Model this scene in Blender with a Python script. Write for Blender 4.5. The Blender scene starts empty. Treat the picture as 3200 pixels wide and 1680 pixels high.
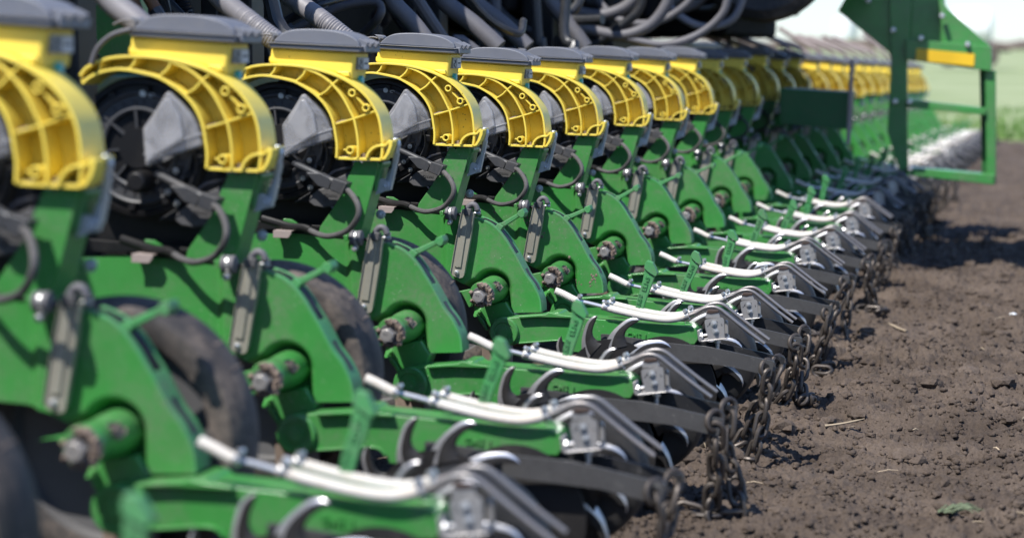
import bpy, bmesh, math, random
import numpy as np
from mathutils import Vector, Matrix, noise
from mathutils.geometry import tessellate_polygon
R = math.radians
random.seed(7); RS = np.random.RandomState(11)
S = bpy.context.scene
COL = S.collection

# ------------------------------------------------------------------ camera, sky, sun, exposure
CH = 0.92; FPX = 6832.0; TH = R(13.65); PH = R(5.47)
cam_d = bpy.data.cameras.new('camera'); cam = bpy.data.objects.new('camera', cam_d); COL.objects.link(cam)
cam.location = (0, 0, CH); cam.rotation_euler = (math.pi/2-PH, 0, TH)
cam_d.sensor_width = 36; cam_d.lens = FPX/3200*36; cam_d.clip_start = 0.1; cam_d.clip_end = 3000
cam_d.dof.use_dof = True; cam_d.dof.focus_distance = 5.62; cam_d.dof.aperture_fstop = 2.95; cam_d.dof.aperture_blades = 0
S.camera = cam
SUNV = Vector((-0.55, -1.0, 1.8)).normalized()          # towards the sun
W = bpy.data.worlds.new('World'); S.world = W; W.use_nodes = True
nt = W.node_tree; bg = nt.nodes['Background']; sky = nt.nodes.new('ShaderNodeTexSky')
sky.sky_type = 'NISHITA'; sky.sun_disc = False
sky.sun_elevation = math.asin(SUNV.z); sky.sun_rotation = math.atan2(SUNV.x, SUNV.y)
sky.air_density = 1.0; sky.dust_density = 0.3; sky.ozone_density = 3.0
tint = nt.nodes.new('ShaderNodeVectorMath'); tint.operation = 'MULTIPLY'; tint.inputs[1].default_value = (.86, .96, 1.16)   # the camera's cool white balance
nt.links.new(sky.outputs[0], tint.inputs[0]); nt.links.new(tint.outputs[0], bg.inputs[0]); bg.inputs[1].default_value = 0.12
sd = bpy.data.lights.new('sun', 'SUN'); sd.energy = 4.8; sd.angle = R(0.5); sd.color = (1, 0.965, 0.91)
sun = bpy.data.objects.new('sun', sd); COL.objects.link(sun); sun.rotation_euler = SUNV.to_track_quat('Z', 'Y').to_euler()
S.view_settings.view_transform = 'Standard'; S.view_settings.look = 'None'
S.view_settings.exposure = 0.5; S.view_settings.gamma = 1.0; S.view_settings.use_curve_mapping = False
S.render.engine = 'CYCLES'; S.cycles.use_denoising = True
S.cycles.max_bounces = 6; S.cycles.diffuse_bounces = 3; S.cycles.glossy_bounces = 3; S.cycles.transmission_bounces = 4
S.cycles.caustics_reflective = False; S.cycles.caustics_refractive = False; S.cycles.sample_clamp_indirect = 6

# ------------------------------------------------------------------ measuring helpers (a photograph point -> metres on a plane Y = const)
Fv = Vector((-math.sin(TH)*math.cos(PH), math.cos(TH)*math.cos(PH), -math.sin(PH)))
Rv = Vector((math.cos(TH), math.sin(TH), 0)); Uv = Rv.cross(Fv)
def at(sx, sy, Y):
    d = Fv*FPX + Rv*(sx-1600) + Uv*(840-sy)
    p = d*(Y/d.y); return Vector((p.x, Y, p.z+CH))
UX, PITCH, Y0 = -1.45, 0.762, 2.844
WXZ = (.045, .338)
Y3 = Y0+3*PITCH
ZO = dict(A=(1140,90,4.507), B=(1140,340,4.507), D=(1140,600,4.507), F=(1440,860,4.507), G=(1740,880,4.507), H=(2080,900,4.507), C=(1650,780,2.6))
def T(z, pts, y=0.0):                                       # outline measured on the sharp unit -> unit coordinates (x, z)
    ox, oy, s = ZO[z]; out = []
    for a, b in pts:
        p = at(ox+a/s, oy+b/s, Y3+y); out.append((p.x-UX, p.z))
    return out
def T3(z, pts, ys):
    if not hasattr(ys, '__len__'): ys = [ys]*len(pts)
    return [Vector((T(z, [p], y)[0][0], y, T(z, [p], y)[0][1])) for p, y in zip(pts, ys)]
def spl(pts, n=6):
    P = [Vector(p) for p in pts]; out = []
    for i in range(len(P)-1):
        a, b, c, d = P[max(i-1,0)], P[i], P[i+1], P[min(i+2, len(P)-1)]
        for k in range(n):
            t = k/n; out.append(0.5*((2*b)+(c-a)*t+(2*a-5*b+4*c-d)*t*t+(3*b-a-3*c+d)*t**3))
    out.append(P[-1]); return out
def sp2(pts, n=5): return [(p.x, p.y) for p in spl([(a, b, 0) for a, b in pts], n)]

# ------------------------------------------------------------------ mesh builder
class MB:
    def __init__(s): s.v = []; s.f = []; s.m = []
    def add(s, v, f, mi=0):
        o = len(s.v); s.v += [tuple(p) for p in v]; s.f += [tuple(i+o for i in q) for q in f]; s.m += [mi]*len(f)
    def prism(s, o, y0, y1, holes=(), mi=0):                 # outline in (x, z), swept along y
        o = list(o)
        if sum(o[i-1][0]*o[i][1]-o[i][0]*o[i-1][1] for i in range(len(o))) < 0: o.reverse()
        n = len(o); v = [(x, y0, z) for x, z in o]+[(x, y1, z) for x, z in o]
        f = [(i, i+n, (i+1) % n+n, (i+1) % n)[::-1] for i in range(n)]
        if not holes:
            f += [tuple(range(n)), tuple(range(2*n-1, n-1, -1))]
        else:
            loops = [o]+[list(h) for h in holes]; off = 2*n
            flat = [(i, 0) for i in range(n)]; idx0 = list(range(n)); idx1 = list(range(n, 2*n))
            for h in loops[1:]:
                k = len(h); v += [(x, y0, z) for x, z in h]+[(x, y1, z) for x, z in h]
                f += [(off+i, off+i+k, off+(i+1) % k+k, off+(i+1) % k) for i in range(k)]
                idx0 += list(range(off, off+k)); idx1 += list(range(off+k, off+2*k)); off += 2*k
            for t in tessellate_polygon([[Vector((x, z, 0)) for x, z in L] for L in loops]):
                f += [tuple(idx0[i] for i in t), tuple(idx1[i] for i in reversed(t))]
        s.add(v, f, mi); return s
    def band(s, path, w, y0, y1, mi=0, closed=False):         # ribbon wall of thickness w along a path in (x, z)
        P = [Vector(p) for p in path]; L = []; Q = []
        for i, p in enumerate(P):
            a = P[(i-1) % len(P)] if closed or i else P[0]; b = P[(i+1) % len(P)] if closed or i < len(P)-1 else P[-1]
            t = (b-a).normalized(); nn = Vector((-t.y, t.x)); ww = w[i] if hasattr(w, '__len__') else w
            L.append(p+nn*ww/2); Q.append(p-nn*ww/2)
        n = len(P); v = []
        for i in range(n): v += [(L[i].x, y0, L[i].y), (Q[i].x, y0, Q[i].y), (Q[i].x, y1, Q[i].y), (L[i].x, y1, L[i].y)]
        f = []
        for i in range(n if closed else n-1):
            a = 4*i; b = 4*((i+1) % n)
            for k in range(4): f.append((a+k, b+k, b+(k+1) % 4, a+(k+1) % 4))
        if not closed: f += [(3, 2, 1, 0), (4*n-4, 4*n-3, 4*n-2, 4*n-1)]
        s.add(v, f, mi); return s
    def tube(s, path, r, seg=10, mi=0, closed=False):
        P = [Vector(p) for p in path]; n = len(P); v = []; up = Vector((0, 0, 1)); prev = None
        for i, p in enumerate(P):
            if closed: t = (P[(i+1) % n]-P[i-1]).normalized()
            else: t = (P[min(i+1, n-1)]-P[max(i-1, 0)]).normalized()
            if prev is None:
                a = up if abs(t.z) < .9 else Vector((1, 0, 0)); u = t.cross(a).normalized()
            else: u = (prev-t*prev.dot(t)).normalized()
            prev = u; w = t.cross(u); rr = r[i] if hasattr(r, '__len__') else r
            for k in range(seg):
                an = 2*math.pi*k/seg; v.append(p+u*rr*math.cos(an)+w*rr*math.sin(an))
        f = []
        for i in range(n if closed else n-1):
            j = (i+1) % n
            for k in range(seg): f.append((i*seg+k, i*seg+(k+1) % seg, j*seg+(k+1) % seg, j*seg+k))
        if not closed: f += [tuple(range(seg-1, -1, -1)), tuple(range((n-1)*seg, n*seg))]
        s.add(v, f, mi); return s
    def lathe(s, prof, c, axis='y', seg=24, mi=0, cap=True):  # prof = [(radius, along)]
        v = []; n = len(prof)
        for r, a in prof:
            for k in range(seg):
                an = 2*math.pi*k/seg; u, w = r*math.cos(an), r*math.sin(an)
                v.append({'y': (c[0]+u, c[1]+a, c[2]+w), 'x': (c[0]+a, c[1]+u, c[2]+w), 'z': (c[0]+u, c[1]+w, c[2]+a)}[axis])
        f = [(i*seg+k, i*seg+(k+1) % seg, (i+1)*seg+(k+1) % seg, (i+1)*seg+k) for i in range(n-1) for k in range(seg)]
        if cap: f += [tuple(range(seg-1, -1, -1)), tuple(range((n-1)*seg, n*seg))]
        s.add(v, f, mi); return s
    def box(s, c, d, mi=0, rot=None):
        v = [Vector((sx*d[0]/2, sy*d[1]/2, sz*d[2]/2)) for sx in (-1, 1) for sy in (-1, 1) for sz in (-1, 1)]
        if rot: v = [rot @ p for p in v]
        v = [p+Vector(c) for p in v]
        s.add(v, [(0,1,3,2),(4,6,7,5),(0,4,5,1),(2,3,7,6),(0,2,6,4),(1,5,7,3)], mi); return s
    def hexh(s, c, r, y0, y1, mi=0):
        s.prism([(c[0]+r*math.cos(R(60*k+12)), c[1]+r*math.sin(R(60*k+12))) for k in range(6)], y0, y1, mi=mi)
        return s
    def mesh(s, name, bevel=0, segs=2, ang=35, smooth=True):
        me = bpy.data.meshes.new(name); me.from_pydata(s.v, [], s.f); me.polygons.foreach_set('material_index', s.m)
        bm = bmesh.new(); bm.from_mesh(me); bmesh.ops.recalc_face_normals(bm, faces=bm.faces)
        if bevel:
            e = [e for e in bm.edges if len(e.link_faces) == 2 and e.calc_face_angle(0) > R(40)]
            bmesh.ops.bevel(bm, geom=e, offset=bevel, segments=segs, affect='EDGES', profile=0.5, clamp_overlap=True)
        bm.to_mesh(me); bm.free()
        if smooth:
            me.polygons.foreach_set('use_smooth', [True]*len(me.polygons)); me.set_sharp_from_angle(angle=R(ang))
            if bevel: weighted(me)
        return me
def weighted(me):                                            # flat faces keep flat shading, bevels blend between them
    vf = {}
    for p in me.polygons:
        for v in p.vertices: vf.setdefault(v, []).append((p.normal.copy(), p.area))
    out = []
    for p in me.polygons:
        n0 = p.normal
        for v in p.vertices:
            n = Vector()
            for m, a in vf[v]:
                if n0.dot(m) > .64: n += m*(a**1.5+1e-12)
            out.append(n.normalized() if n.length > 0 else n0)
    me.normals_split_custom_set(out)
def circ(c, r, n=16): return [(c[0]+r*math.cos(2*math.pi*k/n), c[1]+r*math.sin(2*math.pi*k/n)) for k in range(n)]
def obj(name, me, mats, parent=None, label=None, kind=None):
    if isinstance(me, MB): me = me.mesh(name)
    o = bpy.data.objects.new(name, me); COL.objects.link(o)
    if not isinstance(mats, (list, tuple)): mats = [mats]
    if not me.materials:
        for m in mats: me.materials.append(m)
    if parent: o.parent = parent
    if label: o['label'] = label
    if kind: o['kind'] = kind
    return o
def thing(name, label, cat, loc=(0, 0, 0), group=None):
    o = bpy.data.objects.new(name, None); COL.objects.link(o); o.location = loc; o.empty_display_size = .05
    o['label'] = label; o['category'] = cat
    if group: o['group'] = group
    return o
def tag(o, label, cat, group=None):
    o['label'] = label; o['category'] = cat
    if group: o['group'] = group
    return o
def text_mesh(txt, size, depth, M):
    cu = bpy.data.curves.new('t', 'FONT'); cu.body = txt; cu.size = size; cu.extrude = depth; cu.resolution_u = 2
    cu.offset = size*0.02; cu.space_character = 1.12
    o = bpy.data.objects.new('t', cu); COL.objects.link(o); dg = bpy.context.evaluated_depsgraph_get()
    me = bpy.data.meshes.new_from_object(o.evaluated_get(dg)); bpy.data.objects.remove(o); me.transform(M); me.name = 'lettering'
    me.materials.clear(); return me
def facing(p, rot=0):                                        # text facing the camera side (-y), baseline turned by rot degrees
    return Matrix.Translation(p) @ Matrix.Rotation(R(rot), 4, 'Y') @ Matrix.Rotation(R(90), 4, 'X')

# ------------------------------------------------------------------ materials
def mat(name, col, rough=.5, metal=0, bump=0, bscale=400, dirt=0, dcol=(.16, .12, .09), dscale=9, var=.08, speck=0, spcol=(.05, .035, .02), spec=.5, coat=0, trans=0, scratch=0, drough=.85):
    m = bpy.data.materials.new(name); m.use_nodes = True; n = m.node_tree.nodes; l = m.node_tree.links; b = n['Principled BSDF']
    b.inputs['Roughness'].default_value = rough; b.inputs['Metallic'].default_value = metal
    b.inputs['Specular IOR Level'].default_value = spec; b.inputs['Coat Weight'].default_value = coat; b.inputs['Coat Roughness'].default_value = .15
    b.inputs['Transmission Weight'].default_value = trans
    g = n.new('ShaderNodeNewGeometry'); P = g.outputs['Position']
    def noi(sc, det=4, rg=.6):
        t = n.new('ShaderNodeTexNoise'); t.inputs['Scale'].default_value = sc; t.inputs['Detail'].default_value = det; t.inputs['Roughness'].default_value = rg
        l.new(P, t.inputs['Vector']); return t.outputs['Fac']
    def ramp(f, a, b_):
        r = n.new('ShaderNodeMapRange'); r.inputs['From Min'].default_value = a; r.inputs['From Max'].default_value = b_; l.new(f, r.inputs['Value']); return r.outputs['Result']
    def mix(f, a, c):
        x = n.new('ShaderNodeMix'); x.data_type = 'RGBA'
        if isinstance(f, float): x.inputs[0].default_value = f
        else: l.new(f, x.inputs[0])
        for i, q in ((6, a), (7, c)):
            if isinstance(q, tuple): x.inputs[i].default_value = (*q[:3], 1)
            else: l.new(q, x.inputs[i])
        return x.outputs[2]
    def mul(f, k):
        x = n.new('ShaderNodeMath'); x.operation = 'MULTIPLY'; l.new(f, x.inputs[0]); 
        if isinstance(k, (int, float)): x.inputs[1].default_value = k
        else: l.new(k, x.inputs[1])
        return x.outputs[0]
    lo = tuple(c*(1-var) for c in col); hi = tuple(min(1, c*(1+var)) for c in col)
    c = mix(ramp(noi(6), .35, .65), lo, hi); rg = None
    if dirt:
        d = mul(mul(ramp(noi(dscale, 8, .7), .42, .72), ramp(noi(90, 5, .7), .3, .6)), float(dirt))
        c = mix(d, c, dcol)
        r = n.new('ShaderNodeMapRange'); l.new(d, r.inputs['Value']); r.inputs['To Min'].default_value = rough; r.inputs['To Max'].default_value = drough; l.new(r.outputs[0], b.inputs['Roughness'])
    if speck:
        v = n.new('ShaderNodeTexVoronoi'); v.inputs['Scale'].default_value = 110; l.new(P, v.inputs['Vector'])
        q = n.new('ShaderNodeMapRange'); q.inputs['From Min'].default_value = .2; q.inputs['From Max'].default_value = .1; l.new(v.outputs['Distance'], q.inputs['Value'])
        c = mix(mul(mul(q.outputs[0], ramp(noi(14, 3), .52, .6)), float(speck)), c, spcol)
    if scratch:
        c = mix(mul(ramp(noi(55, 8, .8), .58, .66), float(scratch)), c, (.35, .33, .3))
    l.new(c, b.inputs['Base Color'])
    if bump:
        bn = n.new('ShaderNodeBump'); bn.inputs['Strength'].default_value = bump; bn.inputs['Distance'].default_value = .001
        l.new(noi(bscale, 3), bn.inputs['Height']); l.new(bn.outputs[0], b.inputs['Normal'])
    return m
GREEN = mat('green_paint', (.044, .238, .048), .36, bump=.3, bscale=240, dirt=.62, dcol=(.155, .165, .115), speck=.6, spcol=(.34, .36, .30), scratch=.10, coat=.25)
DGREEN = mat('green_paint_dusty', (.06, .27, .085), .5, bump=.3, bscale=300, dirt=.8, dcol=(.15, .16, .12), scratch=.25)
YEL = mat('yellow_plastic', (.88, .685, .10), .38, bump=.08, bscale=500, dirt=.2, dcol=(.4, .27, .09), speck=.9, var=.04)
YELPAINT = mat('yellow_stripe', (.8, .5, .02), .4)
LID = mat('lid_grey_plastic', (.155, .163, .19), .42, bump=.3, bscale=700, dirt=.45, dcol=(.2, .19, .18), scratch=.1)
BLK = mat('black_plastic', (.008, .008, .009), .45, spec=.35, bump=.2, bscale=300, dirt=.2, dcol=(.07, .06, .05))
GRYP = mat('dark_grey_plastic', (.045, .047, .052), .45, bump=.2, bscale=500, dirt=.4, dcol=(.14, .12, .1))
CASE = mat('grey_cast_cover', (.09, .088, .09), .5, bump=.2, bscale=400)
CABLE = mat('braided_cable', (.07, .067, .068), .75, bump=1.0, bscale=900, dirt=.6, dcol=(.2, .19, .18))
ZINC = mat('zinc_yellow', (.46, .44, .36), .4, metal=.55, dirt=.5, dcol=(.22, .18, .12), scratch=.1, bump=.2, bscale=120)
ZBLUE = mat('zinc_blue', (.52, .56, .6), .38, metal=.5, dirt=.35, dcol=(.3, .3, .3))
STEEL = mat('bright_steel', (.66, .66, .65), .3, metal=.7, dirt=.25, dcol=(.3, .26, .22))
STAIN = mat('stainless', (.42, .405, .39), .38, metal=.6, dirt=.5, dcol=(.4, .33, .27), bump=.15, bscale=200)
PIPE = mat('weathered_pipe', (.24, .23, .225), .36, metal=.6, dirt=.5, dcol=(.3, .23, .18), bump=.2, bscale=300)
RUST = mat('burnt_weld', (.05, .03, .022), .7, dirt=.6, dcol=(.04, .03, .03))
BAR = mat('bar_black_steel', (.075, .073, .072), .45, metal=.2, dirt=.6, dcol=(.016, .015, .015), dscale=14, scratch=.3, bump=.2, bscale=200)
BAR_SHADED = mat('bar_black_shaded', (.016, .016, .017), .42, metal=.1, dirt=.3, dcol=(.07, .065, .06), scratch=.2)  # far bar: its shade is put into a darker base colour
CLAW = mat('claw_dark_iron', (.014, .013, .013), .5, metal=.2, dirt=.35, dcol=(.06, .05, .042), bump=.3, bscale=150)
CLAWE = mat('claw_polished_edge', (.66, .65, .66), .3, metal=.8, dirt=.35, dcol=(.12, .10, .09), dscale=25)
CHAIN = mat('chain_iron', (.08, .068, .06), .45, metal=.55, dirt=.7, dcol=(.12, .095, .075), bump=.4, bscale=180)
MUD = mat('dry_mud', (.19, .145, .115), .95, bump=1, bscale=250, var=.3)
RUB = mat('tyre_rubber', (.03, .027, .026), .65, bump=.6, bscale=90, dirt=1.9, dcol=(.15, .12, .10), dscale=5, drough=.95)
RUBD = mat('dark_rubber', (.012, .012, .013), .6, bump=.3, dirt=.4, dcol=(.07, .06, .05))
BLKM = mat('matt_black_plate', (.012, .012, .013), .9, spec=.08, dirt=.3, dcol=(.05, .045, .04))
HOSEW = mat('white_hose', (.66, .63, .57), .6, spec=.25, bump=.35, bscale=500, dirt=.6, dcol=(.55, .42, .3), var=.02)
HGREY = mat('grey_hose', (.11, .108, .12), .55, bump=.3, bscale=200, dirt=.5, dcol=(.2, .18, .17))
HBLK = mat('black_hose', (.022, .024, .028), .35, dirt=.4, dcol=(.1, .09, .08), bump=.2)
BROWN = mat('brown_sleeve', (.16, .075, .03), .6, dirt=.4)
PALE = mat('pale_dusty_plate', (.33, .27, .245), .6, dirt=.4, dcol=(.2, .16, .14))
WHITE = mat('white_tank', (.8, .8, .78), .4)
LBL = mat('label_grey', (.16, .17, .19), .4)
LBLW = mat('label_light', (.5, .5, .52), .4)
TEAL = mat('teal_drop', (.05, .4, .42), .4)
INK = mat('dark_ink', (.03, .03, .035), .6)
VAC = mat('vacuum_hose_grey', (.2, .19, .2), .5, dirt=.3, dcol=(.25, .23, .21))
STRAW = mat('straw', (.34, .27, .185), .8, var=.3)
LEAF = mat('leaf_green', (.15, .19, .10), .7, var=.3)
def window_mat():
    m = mat('clear_window_plastic', (.5, .5, .52), .3, bump=.2, bscale=60, dirt=.5, dcol=(.42, .39, .36), scratch=.15)
    b = m.node_tree.nodes['Principled BSDF']; n = m.node_tree.nodes; l = m.node_tree.links
    tr = n.new('ShaderNodeBsdfTransparent'); mx = n.new('ShaderNodeMixShader'); 
    g = n.new('ShaderNodeNewGeometry'); t = n.new('ShaderNodeTexNoise'); t.inputs['Scale'].default_value = 14; t.inputs['Detail'].default_value = 5; t.inputs['Distortion'].default_value = 1.5; l.new(g.outputs['Position'], t.inputs['Vector'])
    r = n.new('ShaderNodeMapRange'); r.inputs[1].default_value = .35; r.inputs[2].default_value = .65; r.inputs[3].default_value = .22; r.inputs[4].default_value = .6; l.new(t.outputs['Fac'], r.inputs[0]); l.new(r.outputs[0], mx.inputs[0])
    b.inputs['Coat Weight'].default_value = 1; b.inputs['Coat Roughness'].default_value = .12
    l.new(tr.outputs[0], mx.inputs[1]); l.new(b.outputs[0], mx.inputs[2]); l.new(mx.outputs[0], n['Material Output'].inputs[0]); return m
WIN = window_mat()
def hose_braid():
    n = HOSEW.node_tree.nodes; l = HOSEW.node_tree.links; b = n['Principled BSDF']
    g = n.new('ShaderNodeNewGeometry'); outs = []
    for s in (1, -1):
        mp = n.new('ShaderNodeVectorMath'); mp.operation = 'DOT_PRODUCT'; mp.inputs[1].default_value = (1, .9*s, s*.9); l.new(g.outputs['Position'], mp.inputs[0])
        k = n.new('ShaderNodeMath'); k.operation = 'MULTIPLY'; k.inputs[1].default_value = 1150; l.new(mp.outputs['Value'], k.inputs[0])
        q = n.new('ShaderNodeMath'); q.operation = 'SINE'; l.new(k.outputs[0], q.inputs[0]); outs.append(q.outputs[0])
    ad = n.new('ShaderNodeMath'); ad.operation = 'MAXIMUM'; l.new(outs[0], ad.inputs[0]); l.new(outs[1], ad.inputs[1])
    bn = n.new('ShaderNodeBump'); bn.inputs['Strength'].default_value = .5; bn.inputs['Distance'].default_value = .0008
    l.new(ad.outputs[0], bn.inputs['Height']); l.new(bn.outputs[0], b.inputs['Normal'])
    b.inputs['Subsurface Weight'].default_value = .15; b.inputs['Subsurface Radius'].default_value = (.004, .004, .004)
hose_braid()

# ------------------------------------------------------------------ the soil: one sheet, finely broken up where it is near
TAB = RS.rand(256, 256)
def vn(x, y):
    xi = np.floor(x).astype(int); yi = np.floor(y).astype(int); fx = x-xi; fy = y-yi
    fx = fx*fx*(3-2*fx); fy = fy*fy*(3-2*fy); g = lambda a, b: TAB[a % 256, b % 256]
    return (g(xi, yi)*(1-fx)+g(xi+1, yi)*fx)*(1-fy)+(g(xi, yi+1)*(1-fx)+g(xi+1, yi+1)*fx)*fy
def cell(x, y):                                              # rounded crumbs: 1 at a crumb's middle, 0 at its rim
    xi = np.floor(x).astype(int); yi = np.floor(y).astype(int); best = np.full(x.shape, 9.0); hb = np.zeros(x.shape)
    for a in (-1, 0, 1):
        for b in (-1, 0, 1):
            cx = xi+a; cy = yi+b; px = cx+TAB[cx % 256, (cy+17) % 256]; py = cy+TAB[(cx+91) % 256, cy % 256]
            d = (px-x)**2+(py-y)**2; m = d < best; best = np.where(m, d, best); hb = np.where(m, TAB[(cx+33) % 256, (cy+5) % 256], hb)
    return np.clip(1-best*1.6, 0, 1)**.6*hb
def gh(x, y):
    x = np.asarray(x, float); y = np.asarray(y, float)
    h = .035*(vn(x*1.3, y*1.3)-.5)+.045*(vn(x*4+7, y*3.5)-.5)+.034*(vn(x*11, y*10+3)-.5)
    m = np.clip(vn(x*2.3+40, y*1.6+9)*1.7-.25, .15, 1)
    wx = x+.01*vn(x*40, y*40); wy = y+.01*vn(x*40+50, y*40)
    h += m*(.030*cell(wx*22, wy*20)+.024*cell(wx*48+9, wy*44))+.014*cell(wx*85, wy*80+4)+.004*(vn(x*190, y*190))
    return h-.03
def graded(lo, hi, f0, f1, step, grow=1.05):
    a = [f0]; s = step
    while a[-1] > lo: s *= grow; a.append(a[-1]-s)
    b = list(np.arange(f0+step, f1, step)); c = [b[-1]]; s = step
    while c[-1] < hi: s *= grow; c.append(c[-1]+s)
    return np.array(a[::-1]+b+c[1:])
xs = graded(-60, 60, -1.25, .95, .0055, 1.06); ys = graded(-8, 30, 4.0, 9.2, .0075, 1.02)
XX, YY = np.meshgrid(xs, ys); ZZ = gh(XX, YY); ZZ *= np.clip(1.15-.02*YY, .4, 1)
nx, ny = len(xs), len(ys)
gm = bpy.data.meshes.new('soil'); gm.vertices.add(nx*ny); gm.vertices.foreach_set('co', np.stack([XX, YY, ZZ], -1).ravel())
i = np.arange((ny-1)*(nx-1)); r_, c_ = i//(nx-1), i % (nx-1); a = r_*nx+c_
q = np.stack([a, a+1, a+nx+1, a+nx], -1).ravel()
gm.loops.add(len(q)); gm.loops.foreach_set('vertex_index', q); gm.polygons.add(len(i)); gm.polygons.foreach_set('loop_start', np.arange(0, len(q), 4)); gm.update()
gm.polygons.foreach_set('use_smooth', [True]*len(i))
def soil_mat(name, k=1.0):
    m = bpy.data.materials.new(name); m.use_nodes = True; n = m.node_tree.nodes; l = m.node_tree.links; b = n['Principled BSDF']
    b.inputs['Roughness'].default_value = .95; b.inputs['Specular IOR Level'].default_value = .15
    g = n.new('ShaderNodeNewGeometry')
    def noi(sc, d=6):
        t = n.new('ShaderNodeTexNoise'); t.inputs['Scale'].default_value = sc; t.inputs['Detail'].default_value = d; t.inputs['Roughness'].default_value = .65; l.new(g.outputs['Position'], t.inputs['Vector']); return t.outputs['Fac']
    r = n.new('ShaderNodeValToRGB'); l.new(noi(3.5, 10), r.inputs[0]); r.color_ramp.elements[0].position = .3; r.color_ramp.elements[1].position = .72
    r.color_ramp.elements[0].color = (.062*k, .047*k, .037*k, 1); r.color_ramp.elements[1].color = (.140*k, .108*k, .085*k, 1)
    r2 = n.new('ShaderNodeMapRange'); l.new(noi(160, 3), r2.inputs[0]); r2.inputs[1].default_value = .3; r2.inputs[2].default_value = .7; r2.inputs[3].default_value = .72; r2.inputs[4].default_value = 1.25
    mx = n.new('ShaderNodeVectorMath'); mx.operation = 'SCALE'; l.new(r.outputs[0], mx.inputs[0]); l.new(r2.outputs[0], mx.inputs['Scale']); l.new(mx.outputs[0], b.inputs['Base Color'])
    bn = n.new('ShaderNodeBump'); bn.inputs['Strength'].default_value = .9; bn.inputs['Distance'].default_value = .004; l.new(noi(260, 4), bn.inputs['Height']); l.new(bn.outputs[0], b.inputs['Normal'])
    return m
SOIL = soil_mat('dry_soil'); CLOD = soil_mat('soil_crumb', 1.0)
obj('soil', gm, SOIL, kind='structure')
# loose clods lying on it
def ico(sub, seed, amp=.35):
    bm = bmesh.new(); bmesh.ops.create_icosphere(bm, subdivisions=sub, radius=1)
    v = np.array([p.co[:] for p in bm.verts]); f = np.array([[w.index for w in p.verts] for p in bm.faces]); bm.free()
    d = np.array([1.4*noise.noise(Vector(p)*1.6+Vector((seed*7.1, 3, 1)))+.9*noise.noise(Vector(p)*3.7+Vector((seed*3.3, 9, 4))) for p in v])
    return v*(1+amp*d[:, None]), f
BASES = [ico(2, s) for s in range(4)]+[ico(1, s+9, .5) for s in range(6)]
def scatter(name, spots, mt, bases):
    V = []; Fc = []; off = 0
    for x, y, s, sq in spots:
        v, f = bases[RS.randint(len(bases))]; ang = RS.rand()*6.28; ca, sa = math.cos(ang), math.sin(ang)
        w = v*np.array([s*(.8+.5*RS.rand()), s*(.7+.4*RS.rand()), s*sq]); w = w @ np.array([[ca, sa, 0], [-sa, ca, 0], [0, 0, 1]])
        w += [x, y, float(gh(x, y))*min(1, 1.15-.02*y)+s*sq*.35]; V.append(w); Fc.append(f+off); off += len(v)
    V = np.concatenate(V); Fc = np.concatenate(Fc); me = bpy.data.meshes.new(name); me.vertices.add(len(V)); me.vertices.foreach_set('co', V.ravel())
    me.loops.add(Fc.size); me.loops.foreach_set('vertex_index', Fc.ravel()); me.polygons.add(len(Fc)); me.polygons.foreach_set('loop_start', np.arange(0, Fc.size, 3)); me.update()
    me.polygons.foreach_set('use_smooth', [name == 'soil_crumbs']*len(Fc)); o = obj(name, me, mt, kind='stuff'); o['label'] = 'crumbs and clods of dry brown soil strewn over the tilled ground'; return o
sp = []
for k in range(36000):
    y = 3.9+8*RS.rand()**1.5; x = -1.0+2.0*RS.rand(); sp.append((x, y, .0022+.0085*RS.rand()**3.2, .7))
scatter('soil_crumbs', sp, CLOD, BASES[4:])
sp = [(-1.2+2.2*RS.rand(), 4.2+8*RS.rand()**1.3, .012+.022*RS.rand()**2.5, .6) for k in range(900)]
scatter('soil_clods', sp, CLOD, BASES[:4])
# straw bits
mb = MB()
for k in range(80):
    y = 4.2+7*RS.rand()**1.2; x = -.95+1.9*RS.rand(); L = .02+.06*RS.rand()**2; an = RS.rand()*6.28; z = float(gh(x, y))*min(1, 1.15-.02*y)+.006
    d = Vector((math.cos(an), math.sin(an), .25*(RS.rand()-.5))); w = .0008+.0012*RS.rand()
    mb.tube([Vector((x, y, z))-d*L/2, Vector((x, y, z+.003)), Vector((x, y, z))+d*L/2], [w, w*1.3, w*.6], 4)
o = obj('straw_bits', mb, STRAW, kind='stuff'); o['label'] = 'pale bits of straw and stalk scattered on the brown soil'
def ground_z(x, y): return float(gh(x, y))*min(1, 1.15-.02*y)

# grass field beyond, rising gently to a far brown hedge line
def grass_mat():
    m = bpy.data.materials.new('field_grass'); m.use_nodes = True; n = m.node_tree.nodes; l = m.node_tree.links; b = n['Principled BSDF']
    b.inputs['Roughness'].default_value = .9; g = n.new('ShaderNodeNewGeometry')
    t = n.new('ShaderNodeTexNoise'); t.inputs['Scale'].default_value = .22; t.inputs['Detail'].default_value = 8; l.new(g.outputs['Position'], t.inputs['Vector'])
    r = n.new('ShaderNodeValToRGB'); l.new(t.outputs['Fac'], r.inputs[0]); e = r.color_ramp.elements
    e[0].position = .35; e[0].color = (.20, .25, .10, 1); e[1].position = .65; e[1].color = (.32, .35, .19, 1)
    l.new(r.outputs[0], b.inputs['Base Color']); return m
GRASS = grass_mat()
gx = np.linspace(-150, 200, 90); gy = np.array([25.5, 26, 27, 28.5, 30, 33, 37, 42, 50, 60, 75, 95, 120, 150, 190, 240, 300, 420])
V = []; Fc = []
for y in gy:
    for x in gx: V.append((x, y+(.6*noise.noise(Vector((x*.6, 2, 0))) if y < 27 else 0), (0.0 if y > 25.6 else -.08)+max(0, y-40)*.0085+.05*noise.noise(Vector((x*.2, y*.2, 5)))+.03))
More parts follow.
